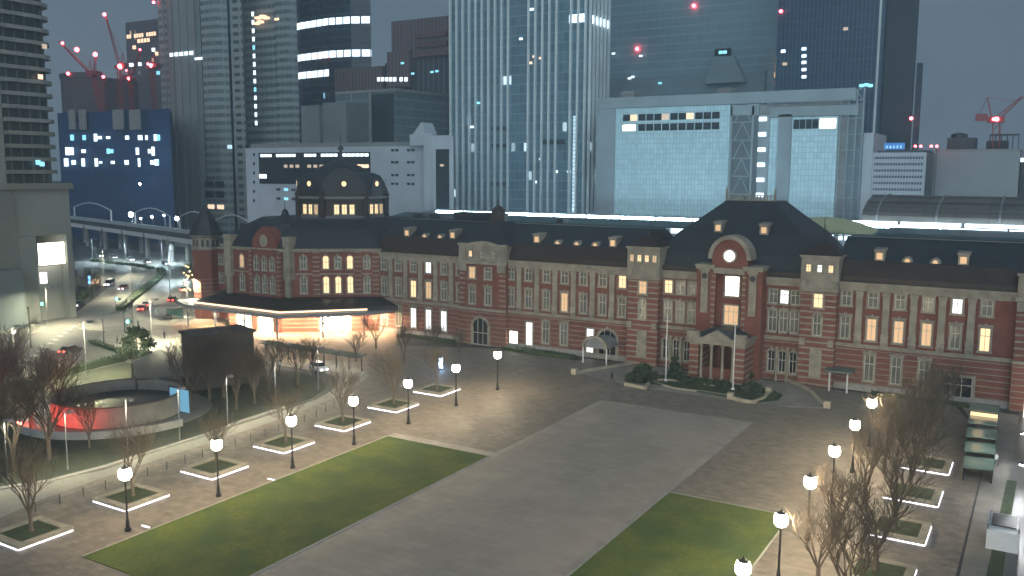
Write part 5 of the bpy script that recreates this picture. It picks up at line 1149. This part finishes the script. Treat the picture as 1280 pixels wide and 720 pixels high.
# vent block
A = g(247, 489); B = g(319, 478)
A = Vector((*A, 0)); B = Vector((*B, 0))
def hfor(p, py):
    lo, hi = 0, 40
    for _ in range(40):
        m_ = (lo+hi)/2
        if proj(p[0], p[1], m_)[1] > py: lo = m_
        else: hi = m_
    return lo
hh = hfor(B, 412); dv2 = (B-A).normalized(); nv2 = Vector((-dv2.y, dv2.x, 0)); D_ = 6.5
T = thing('vent_block', tuple(A), 'tall dark square vent block with a flat black overhanging roof', 'service building')
pg = [A, B, B+nv2*D_, A+nv2*D_]
MB().prism([(p.x, p.y) for p in pg], 0, hh-.4).build('wall', mat('vent_cladding', (.05, .05, .042), .6, .25, .3), T)
cc_ = sum(pg, Vector())/4; pg2 = [cc_+(p-cc_)*1.07 for p in pg]
MB().prism([(p.x, p.y) for p in pg2], hh-.39, hh).build('roof', m_black, T)
mb = MB()
for i in range(7):
    p = A+(B-A)*(i+.5)/7; mb.beam(tuple(p-nv2*.06-dv2*.04+Vector((0, 0, .2))), tuple(p-nv2*.06+dv2*.04+Vector((0, 0, .2))), .1, hh-.9)
mb.build('mullions', m_dark, T)
# low dark roofs between pine and block
A = Vector((*g(165, 478), 0)); T = thing('ramp_canopy', tuple(A), 'low dark sloping roof over the ramp behind the ring wall', 'canopy')
q = [g(165, 452, 3), g(200, 437, 3), g(233, 452, 3), g(243, 470, 3), g(170, 474, 3)]
MB().loft([[(x, y, 2.8) for x, y in q], [(x, y, 3.1) for x, y in q]]).build('roof', m_dark, T)
for x, y in q: MB().tube((x, y, 0), (x, y, 2.8), .15).build('post', m_dark, T)
# long shelter in front of the canopy
S0 = Vector((*g(332, 428, 2.7), 0)); S1 = Vector((*g(452, 446, 2.7), 0)); ds = (S1-S0); dn = Vector((-ds.y, ds.x, 0)).normalized()
T = thing('walkway_shelter', tuple(S0), 'long low glass roofed shelter on dark posts between the hall and the white car', 'shelter')
MB().loft([[tuple(S0+dn*-1.2+Vector((0, 0, 2.6))), tuple(S1+dn*-1.2+Vector((0, 0, 2.6))), tuple(S1+dn*1.4+Vector((0, 0, 2.75))), tuple(S0+dn*1.4+Vector((0, 0, 2.75)))], [tuple(S0+dn*-1.2+Vector((0, 0, 2.75))), tuple(S1+dn*-1.2+Vector((0, 0, 2.75))), tuple(S1+dn*1.4+Vector((0, 0, 2.9))), tuple(S0+dn*1.4+Vector((0, 0, 2.9)))]]).build('roof', mat('green_glass_roof', (.12, .18, .15), .25, .3, .4), T)
for i in range(9):
    p = S0+ds*i/8; MB().tube(tuple(p), tuple(p+Vector((0, 0, 2.6))), .12, None, 6).build('post', m_dark, T)
    if i % 2 == 0: MB().box(p.x-.5, p.x+.5, p.y-.5, p.y+.5, 2.9, 3.15).build('vent', m_grey, T)
for i in range(6):
    p = S0+ds*(i+.5)/6; MB().box(p.x-.2, p.x+.2, p.y-.2, p.y+.2, 2.48, 2.58).build('downlight', glow('shelter_light', (1, .9, .7), 110) if i == 0 else bpy.data.materials['shelter_light'], T)
x, y = g(212, 397); T = thing('bus_shelter', (x, y, .12), 'small green glass shelter beside the left end of the hall canopy', 'shelter')
MB().loft([[(x-3.6, y-1.6, 2.7), (x+4, y-2.6, 2.7), (x+4.4, y+1, 2.8), (x-3.2, y+2, 2.8)], [(x-3.6, y-1.6, 2.85), (x+4, y-2.6, 2.85), (x+4.4, y+1, 3.0), (x-3.2, y+2, 3.0)]]).build('roof', m_dark, T)
for a, b in ((-3.2, -1.2), (3.6, -2.2), (4, .7), (-2.9, 1.6)): MB().tube((x+a, y+b, .12), (x+a, y+b, 2.7), .08).build('post', m_dark, T)
MB().beam((x-2.9, y+1.6, .4), (x+3.9, y+.75, .4), .06, 2.1).build('glass_panel', mat('sea_green_glass', (.13, .32, .26), .2, .2, .6), T)
# flat and arched canopies at the building foot
x, y = g(1036, 489); x2, y2 = g(1058, 492)
T = thing('door_canopy', (x, y, .05), 'small flat dark canopy on pale posts right of the driveway', 'canopy')
MB().box(x-.8, x2+.8, y-.8, -.4, 3.3, 3.6).build('roof', mat('verdigris', (.13, .18, .16), .5, .3, .5), T)
for a in (x, x2): MB().tube((a, y, .05), (a, y, 3.3), .14).build('post', m_white, T); MB().tube((a, y+4, .05), (a, y+4, 3.3), .14).build('post', m_white, T)
x, y = g(743, 449); x2, y2 = g(766, 452)
T = thing('arched_door_canopy', (x, y, .05), 'grey barrel shaped canopy over a side door left of the turret', 'canopy')
n = 10; w_ = (x2-x)/2+.6; xm = (x+x2)/2
MB().exty([(xm+w_*math.cos(PI*i/n), 3.0+1.7*math.sin(PI*i/n)) for i in range(n+1)], -5.2, -.3).build('roof', m_grey, T)
mb = MB()
for i in range(n):
    a0, a1 = PI*i/n, PI*(i+1)/n; mb.loft([[(xm+r*math.cos(a), yy, 3.0+.9*r*math.sin(a)) for r, a in ((w_*.82, a0), (w_*1.04, a0), (w_*1.04, a1), (w_*.82, a1))] for yy in (-5.45, -5.21)])
mb.build('arch', m_stone, T)
for a in (xm-w_+.15, xm+w_-.15): MB().tube((a, -5.1, .05), (a, -5.1, 3.0), .14).build('post', m_white, T)
# right edge: green glass canopy steps, bright arch, lit floor
T = thing('glass_stair_cover', (43, -9, .07), 'green glass stair cover stepping down in four panes at the right', 'stair cover')
q0, q1 = g(1204, 578, 2.2), g(1242, 582, 2.2); r0_, r1_ = g(1212, 508, 2.6), g(1250, 512, 2.6)
for k in range(5):
    f0, f1 = k/5, (k+.86)/5
    def lp(a, b, f): return (a[0]+(b[0]-a[0])*f, a[1]+(b[1]-a[1])*f)
    p = [lp(q0, r0_, f0), lp(q1, r1_, f0), lp(q1, r1_, f1), lp(q0, r0_, f1)]; z = 1.6+k*.42
    MB().prism(p, z, z+.1).build('roof_pane', mat('green_roof_pane', (.17, .27, .22), .15, .25, .5) if k == 0 else bpy.data.materials['green_roof_pane'], T)
    MB().prism([lp(p[0], p[1], .01), lp(p[0], p[1], .05), lp(p[3], p[2], .05), lp(p[3], p[2], .01)], .07, z-.01).build('side_pane', m_dglass, T); MB().prism([lp(p[0], p[1], .95), lp(p[0], p[1], .99), lp(p[3], p[2], .99), lp(p[3], p[2], .95)], .07, z-.01).build('side_pane', m_dglass, T)
x, y = g(1230, 520, 3); MB().box(x-1.6, x+1.6, y-.2, y, 2.4, 3.4).build('warm_light_panel', m_warm, T)
T = thing('bright_entrance_arch', (47.5, -4, .07), 'brightly lit white arched entrance cut by the right edge', 'entrance')
mb = MB(); xm, yy0 = 48.9, -4.2; n = 12
for i in range(n):
    a0, a1 = PI*i/n, PI*(i+1)/n; mb.loft([[(xm+r*math.cos(a), yy, 3.2+r*math.sin(a)) for r, a in ((3.2, a0), (3.8, a0), (3.8, a1), (3.2, a1))] for yy in (-4.6, -1.2)])
for s in (-1, 1): mb.box(xm+s*3.5-.3, xm+s*3.5+.3, -4.6, -1.2, .07, 3.2)
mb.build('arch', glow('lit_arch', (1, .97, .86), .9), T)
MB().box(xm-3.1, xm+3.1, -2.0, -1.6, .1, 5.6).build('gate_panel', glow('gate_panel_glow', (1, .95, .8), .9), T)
mb = MB()
for i in range(6): mb.box(xm-3+i*1.2, xm-2.9+i*1.2, -2.2, -2.01, .1, 6)
for z in (1.2, 2.6, 4): mb.box(xm-3.1, xm+3.1, -2.3, -2.21, z, z+.35)
mb.build('bars', m_dark, T)
for k, (px, py, e) in enumerate(((1262, 540, 1), (1258, 578, 1))):
    x, y = g(px, py, 5); T = thing('canopy_light', (x+1.5, y, 5), ('upper' if k == 0 else 'lower')+' white yard lamp on a bent pole casting a pool at the right', 'yard lamp', 'yard lamps at right')
    MB().box(x+1.2, x+1.9, y-.25, y+.25, 5.0, 5.08).build('lamp', glow('yard_lamp', (.95, .97, 1), 260) if k == 0 else bpy.data.materials['yard_lamp'], T); MB().box(x+1.1, x+2, y-.35, y+.35, 5.081, 5.2).tube((x+2, y, .08), (x+2, y, 5.1), .09).build('pole', m_dark, T)
for k, (px, py, w_, h_, d_, lab) in enumerate(((1252, 690, 2.7, 1.9, 5.2, 'white vent kiosk with a dark louvred top at the lower right'),)):
    x, y = g(px, py); T = thing('vent_kiosk', (x, y, .07), lab, 'kiosk')
    MB().box(x-w_/2, x+w_/2, y, y+d_, .07, h_).build('body', m_white, T)
    MB().box(x-w_/2+.3, x+w_/2-.3, y+1.4, y+d_-.4, h_+.01, h_+.12).build('louvre', m_black, T)
    MB().box(x-w_/2, x-w_/2+.15, y+.2, y+d_, h_+.01, h_+.5).box(x+w_/2-.15, x+w_/2, y+.2, y+d_, h_+.01, h_+.5).build('side_rail', m_grey, T)
# ---------------------------------------------------------------- traffic
def car_proto(name, paint, label, L_=4.4, Wd=1.75, H=1.45, van=False):
    T = thing(name, (0, 0, 0), label, 'car', 'cars on the streets'); w = Wd/2
    def ringx(x, z0, z1, ww): return [(x, -ww, z0), (x, ww, z0), (x, ww, z1), (x, -ww, z1)]
    b = MB().loft([ringx(-L_/2, .35, .72, w*.88), ringx(-L_/2+.12, .25, .9, w*.97), ringx(-.3*L_, .22, .95, w), ringx(.2*L_, .22, .92, w), ringx(.42*L_, .24, .8, w*.96), ringx(L_/2, .32, .62, w*.84)])
    b.build('body', paint, T)
    if van: cab = [(-L_/2+.15, .95), (L_*.28, .95), (L_*.2, H+.5), (-L_/2+.2, H+.5)]
    else: cab = [(-L_*.42, .93), (L_*.24, .91), (L_*.08, H), (-L_*.30, H)]
    def cabin(sc, dz, mb): return mb.loft([[(x, -w*sc*(.95 if z < 1 else .78), z+dz) for x, z in cab], [(x, w*sc*(.95 if z < 1 else .78), z+dz) for x, z in cab]])
    cabin(1, 0, MB()).build('windows', m_dglass, T)
    MB().box(cab[3][0]+.05, cab[2][0]-.02, -w*.76, w*.76, cab[2][1]-.06, cab[2][1]+.03).build('roof', paint, T)
    for x in (-L_*.31, L_*.30):
        for s in (-1, 1):
            y = s*(w-.1); o = MB().exty([(x+.32*math.cos(2*PI*i/14), .33+.32*math.sin(2*PI*i/14)) for i in range(14)], y-.11, y+.11).build('wheel', m_black, T)
            MB().exty([(x+.18*math.cos(2*PI*i/10), .33+.18*math.sin(2*PI*i/10)) for i in range(10)], y+s*.11-.01, y+s*.11+.012).build('rim', m_grey, o)
    for s in (-1, 1):
        MB().box(-L_/2-.05, -L_/2+.05, s*w*.62-.2, s*w*.62+.2, .58, .76).build('tail_lamp', m_tail, T)
        MB().box(L_/2-.06, L_/2+.04, s*w*.58-.2, s*w*.58+.2, .48, .62).build('headlight', m_head, T)
    return T
paints = {k: mat('paint_'+k, c, .3, .05, 1) for k, c in dict(white=(.62, .63, .66), silver=(.35, .36, .38), dark=(.03, .03, .035), black=(.015, .015, .02), red=(.25, .03, .03)).items()}
def place(px, py, ang, paint, label, van=False, L_=4.4):
    T = car_proto('delivery_van' if van else 'car', paints[paint], label, van=van, L_=L_); x, y = g(px, py); T.location = (x, y, .02); T.rotation_euler.z = R(ang); return T
place(89, 441, 105, 'dark', 'dark car with glaring red tail lamps at the junction', L_=4.8)
place(398, 463, -22, 'white', 'white car lit blue white on the service road by the shelter', L_=4.8)
place(184, 383, 128, 'silver', 'silver car beyond the red lit one on the boulevard')
place(179, 388, 128, 'red', 'car with a red tail light at the stop line')
place(216, 377, 128, 'dark', 'dark car parked beside the hall canopy tip')
place(231, 364, 128, 'silver', 'small silver car farther up beside the corner turret')
place(98, 383, -52, 'black', 'black car by the hedge under the balconied tower')
place(154, 362, -52, 'red', 'reddish car on the far lanes of the boulevard')
place(137, 357, -52, 'white', 'white delivery van facing the junction', True, 5.6)
for k, (px, py, p) in enumerate(((125, 321, 'dark'), (142, 323, 'dark'), (163, 326, 'silver'), (184, 329, 'dark'), (207, 331, 'black'))):
    place(px, py, -20, p, f'{["first","second","third","fourth","fifth"][k]} car from the left in the queue under the viaduct')
# signals and posts
def signal(px, py, hpy, lab, side=-1):
    x, y = g(px, py); h = hfor((x, y), hpy)
    T = thing('traffic_signal', (x, y, .1), lab, 'traffic light', 'green traffic signals')
    MB().lathe(x, y, [(.16, .1), (.1, .5), (.08, h+.6)], 8).tube((x, y, h), (x+1.2, y-.3, h), .05).build('pole', m_grey, T)
    MB().box(x+.9, x+2.3, y-.45, y-.1, h-.25, h+.3).build('housing', m_dark, T)
    MB().ball((x+1.25, y-.5, h), .34, 10, 6).build('green_lamp', m_green, T)
signal(53, 408, 379, 'green traffic signal at the foot of the balconied tower'); signal(145, 385, 373, 'green traffic signal in the middle of the boulevard mouth'); signal(158.5, 417, 401, 'green traffic signal beside the tall pavement pole')
for px, py, hpy, lab in ((39, 435, 385, 'tall dark pole at the left of the junction'), (130, 430, 400, 'slim pole on the pavement behind the hedge'), (167, 420, 378, 'tallest pole on the pavement beside the signal'), (156, 416, 392, 'short pole just left of the pavement signal'), (5, 475, 405, 'dark pole at the extreme left edge'), (98, 385, 338, 'thin pole by the ragged hedge'), (213, 372, 350, 'slim pole left of the dark parked car')):
    x, y = g(px, py); h = hfor((x, y), hpy)
    T = thing('utility_pole', (x, y, .1), lab, 'pole', 'dark poles about the junction'); MB().lathe(x, y, [(.17, .1), (.1, 1), (.07, h)], 8).build('shaft', m_dark, T); MB().box(x-.3, x+.3, y-.15, y+.15, h, h+.15).build('cap', m_grey, T)
# street, viaduct and path lights added to brighten the ground; hoods hide their heads
m_sl = glow('added_light_head', (1, .92, .62), 4000); m_slw = glow('added_cool_light_head', (.72, .95, 1), 4200); m_pl = glow('added_path_light_head', (1, .90, .62), 1000)
for k, (px, py, m, lab) in enumerate(((108, 470, m_sl, 'added street light by the red tail lamps'), (20, 478, m_sl, 'added street light at the near left kerb'), (190, 432, m_sl, 'added street light on the pavement beside the pine'), (60, 412, m_sl, 'added street light below the bright shop window'), (235, 398, m_sl, 'added street light between shelter and hall canopy'), (165, 372, m_sl, 'added street light on the boulevard hedge'), (212, 352, m_slw, 'added cool street light near the corner turret'), (130, 348, m_sl, 'added street light behind the white van'), (116, 300, m_slw, 'leftmost added cool lamp under the viaduct'), (157, 303, m_slw, 'middle added cool lamp under the viaduct'), (203, 307, m_slw, 'rightmost added cool lamp under the viaduct'), (240, 332, m_slw, 'added cool lamp behind the corner turret'), (20, 395, m_sl, 'added street light by the low annex'), (270, 450, m_sl, 'added street light behind the vent block'), (10, 601, m_sl, 'leftmost added path light beyond the nearest planters'), (85, 588, m_sl, 'added path light behind the big dark left tree'), (160, 569, m_sl, 'added path light in front of the red light bar'), (225, 551, m_sl, 'added path light below the round ring wall'), (285, 533, m_sl, 'added path light left of the blue glass screen'), (345, 513, m_sl, 'added path light beside the lit yellow tree'), (398, 488, m_sl, 'added path light at the bend of the service road'))):
    if k in (8, 9, 10): x, y = g(px, 330-(10-k)*1.5); hh_ = 9
    else: x, y = g(px, py); hh_ = 9.5 if k < 14 else 7
    T = thing('added_street_light', (x, y, .05), lab, 'street light', 'added street lights north of the plaza')
    a = 1.4 if k < 14 else .6
    MB().lathe(x, y, [(.12, .05), (.08, 1), (.06, hh_+.1)], 8).tube((x, y, hh_+.05), (x+a, y+.3, hh_+.15), .05).build('pole', m_grey, T)
    s = .3 if k < 14 else .2
    q_ = s+.04; MB().box(x+a-q_-.04, x+a+q_+.04, y+.3-q_-.04, y+.3+q_+.04, hh_+.06, hh_+.16).box(x+a-q_-.04, x+a-q_, y+.3-q_, y+.3+q_, hh_-.1, hh_+.059).box(x+a+q_, x+a+q_+.04, y+.3-q_, y+.3+q_, hh_-.1, hh_+.059).box(x+a-q_-.04, x+a+q_+.04, y+.3-q_-.04, y+.3-q_-.002, hh_-.1, hh_+.058).box(x+a-q_-.04, x+a+q_+.04, y+.3+q_+.002, y+.3+q_+.04, hh_-.1, hh_+.058).build('hood', m_grey, T)  # skirts shaped to keep the added lamp out of sight
    MB().box(x+a-s, x+a+s, y+.3-s*.9, y+.3+s*.9, hh_-.0, hh_+.05).build('lamp', m if k < 13 else m_pl, T)  # the later ones are path lamps added to brighten the service road
for px, py, lab in ((146, 420, 'kiosk'),): pass
x, y = g(113, 358); T = thing('police_box', (x, y, .1), 'small pale kiosk beside the road left of the white van', 'kiosk')
MB().box(x-2.4, x+2.4, y-2, y+2, .1, 3).build('wall', m_stone, T); MB().box(x-2.8, x+2.8, y-2.4, y+2.4, 3.01, 3.3).build('roof', m_conc, T); MB().box(x+2.41, x+2.5, y-1.4, y+1.2, 1, 2.4).build('window', m_warm2, T)
x, y = g(80, 345); T = thing('blue_round_sign', (x, y, .1), 'pair of round glowing blue road signs by the shop window', 'road sign')
x, y = g(113, 378); T.location = (x, y, .1); h = hfor((x, y), 347)
MB().tube((x, y, .1), (x, y, h+.3), .07).build('pole', m_grey, T)
for dz_ in (0, 1.2): MB().exty([(x+.3+.5*math.cos(2*PI*i/14), h-dz_+.5*math.sin(2*PI*i/14)) for i in range(14)], y-.2, y-.1).build('disc', glow('blue_sign_glow', (.15, .4, 1), 2.2), T)
x, y = g(551, 462); T = thing('lit_pillar', (x, y, .05), 'slim pillar glowing blue white behind the farthest left planter', 'light pillar')
MB().box(x-.28, x+.28, y-.2, y+.2, .3, 2.1).build('panel', glow('pillar_glow', (.35, .6, 1), 14), T); MB().box(x-.35, x+.35, y-.28, y+.28, .05, .3).box(x-.33, x+.33, y-.25, y+.25, 2.1, 2.2).build('casing', m_dark, T)
# warm lit street tree beside the turret: strings of bulbs
x, y = g(237, 372); T = thing('string_lights', (x, y, 0), 'string of small warm bulbs hanging on the tree beside the corner turret', 'lights')
rd_ = random.Random(9)
for k in range(26): MB().ball((x+rd_.uniform(-1.6, 1.6), y+rd_.uniform(-1.4, 1.4), 1.5+rd_.uniform(0, 8)), .12, 6, 4).build('bulb', glow('bulb_glow', (1, .62, .22), 10) if k == 0 else bpy.data.materials['bulb_glow'], T)
for k, (px, py, m) in enumerate(((70, 378, m_cool), (48, 400, m_warm), (45, 380, m_warm))):
    x, y = g(px, 396)
# ---------------------------------------------------------------- people: one continuous skinned body each
def person(px, py, ang, top, legs, label, stride=.35):
    x, y = g(px, py)
    T = thing('person', (x, y, .06), label, 'person', 'people walking', R(ang))
    s = stride
    V_ = [(0, 0, .95), (0, 0, 1.15), (0, .02, 1.42), (0, .02, 1.53), (0, .03, 1.64), (0, .03, 1.76),
          (-.1, 0, .92), (-.11, s*.45, .5), (-.11, s*.5, .09), (-.11, s*.5+.16, .04), (.1, 0, .92), (.11, -s*.3, .5), (.11, -s*.75, .12), (.11, -s*.75+.14, .05),
          (-.19, .02, 1.4), (-.24, -.08, 1.14), (-.22, .05, .9), (-.22, .08, .82), (.19, .02, 1.4), (.24, .08, 1.14), (.22, .2, .93), (.22, .23, .85)]
    E_ = [(0, 1), (1, 2), (2, 3), (3, 4), (4, 5), (0, 6), (6, 7), (7, 8), (8, 9), (0, 10), (10, 11), (11, 12), (12, 13), (2, 14), (14, 15), (15, 16), (16, 17), (2, 18), (18, 19), (19, 20), (20, 21)]
    rad = [.14, .13, .15, .055, .095, .08, .1, .065, .045, .035, .1, .065, .045, .035, .06, .045, .035, .03, .06, .045, .035, .03]
    me = bpy.data.meshes.new('body'); me.from_pydata(V_, E_, []); o = bpy.data.objects.new('body_tmp', me); COL.objects.link(o)
    md = o.modifiers.new('s', 'SKIN'); sv = me.skin_vertices[0].data
    for i, r in enumerate(rad): sv[i].radius = (r, r)
    sv[0].use_root = True
    o.modifiers.new('b', 'SUBSURF').levels = 1
    dg = bpy.context.evaluated_depsgraph_get(); me2 = bpy.data.meshes.new_from_object(o.evaluated_get(dg)); bpy.data.objects.remove(o)
    me2.materials.clear()
    m, n, p = newmat('clothes'); gg = node(n, 'ShaderNodeTexCoord'); sp = node(n, 'ShaderNodeSeparateXYZ'); n.links.new(gg.outputs['Object'], sp.inputs[0])
    c1 = mixc(n, mth(n, 'GREATER_THAN', sp.outputs[2], .93), legs, top); c2 = mixc(n, mth(n, 'GREATER_THAN', sp.outputs[2], 1.52), c1, (.45, .28, .2))
    n.links.new(c2, p.inputs['Base Color']); p.inputs['Roughness'].default_value = .8
    me2.materials.append(m); me2.shade_smooth()
    b = bpy.data.objects.new('body', me2); COL.objects.link(b); b.parent = T
    hb = MB().ball((0, .0, 1.72), .115, 10, 6, 1.0).mesh('hair', m_black); h_ = bpy.data.objects.new('hair', hb); COL.objects.link(h_); h_.parent = T
person(765, 478, 60, (.03, .03, .035), (.02, .02, .025), 'person in dark clothes walking by the left driveway wall')
person(205.5, 424, 200, (.05, .05, .07), (.03, .03, .03), 'person in dark clothes standing on the pavement near the vent block', .1)
person(173, 410, 120, (.04, .05, .05), (.02, .02, .03), 'person waiting at the crossing beside the signals', .08)
person(1244, 584, 10, (.6, .6, .58), (.15, .15, .16), 'person in a white top beside the glass stair cover')
person(147, 431, 150, (.03, .04, .05), (.03, .03, .03), 'person walking behind the pavement hedge')

# ---------------------------------------------------------------- the damp night air
HZ = float(globals().get('HAZE', .0007))
m, n, p = newmat('night_haze'); n.nodes.remove(p); vol = node(n, 'ShaderNodeVolumePrincipled'); vol.inputs['Density'].default_value = HZ; vol.inputs['Color'].default_value = (.66, .86, 1, 1); vol.inputs['Anisotropy'].default_value = .35
n.links.new(vol.outputs[0], n.nodes['Material Output'].inputs['Volume'])
hz = MB().box(-700, 420, -175, 480, -1, 182).build('haze', m); hz['kind'] = 'stuff'; hz['label'] = 'thin damp night haze filling the air'
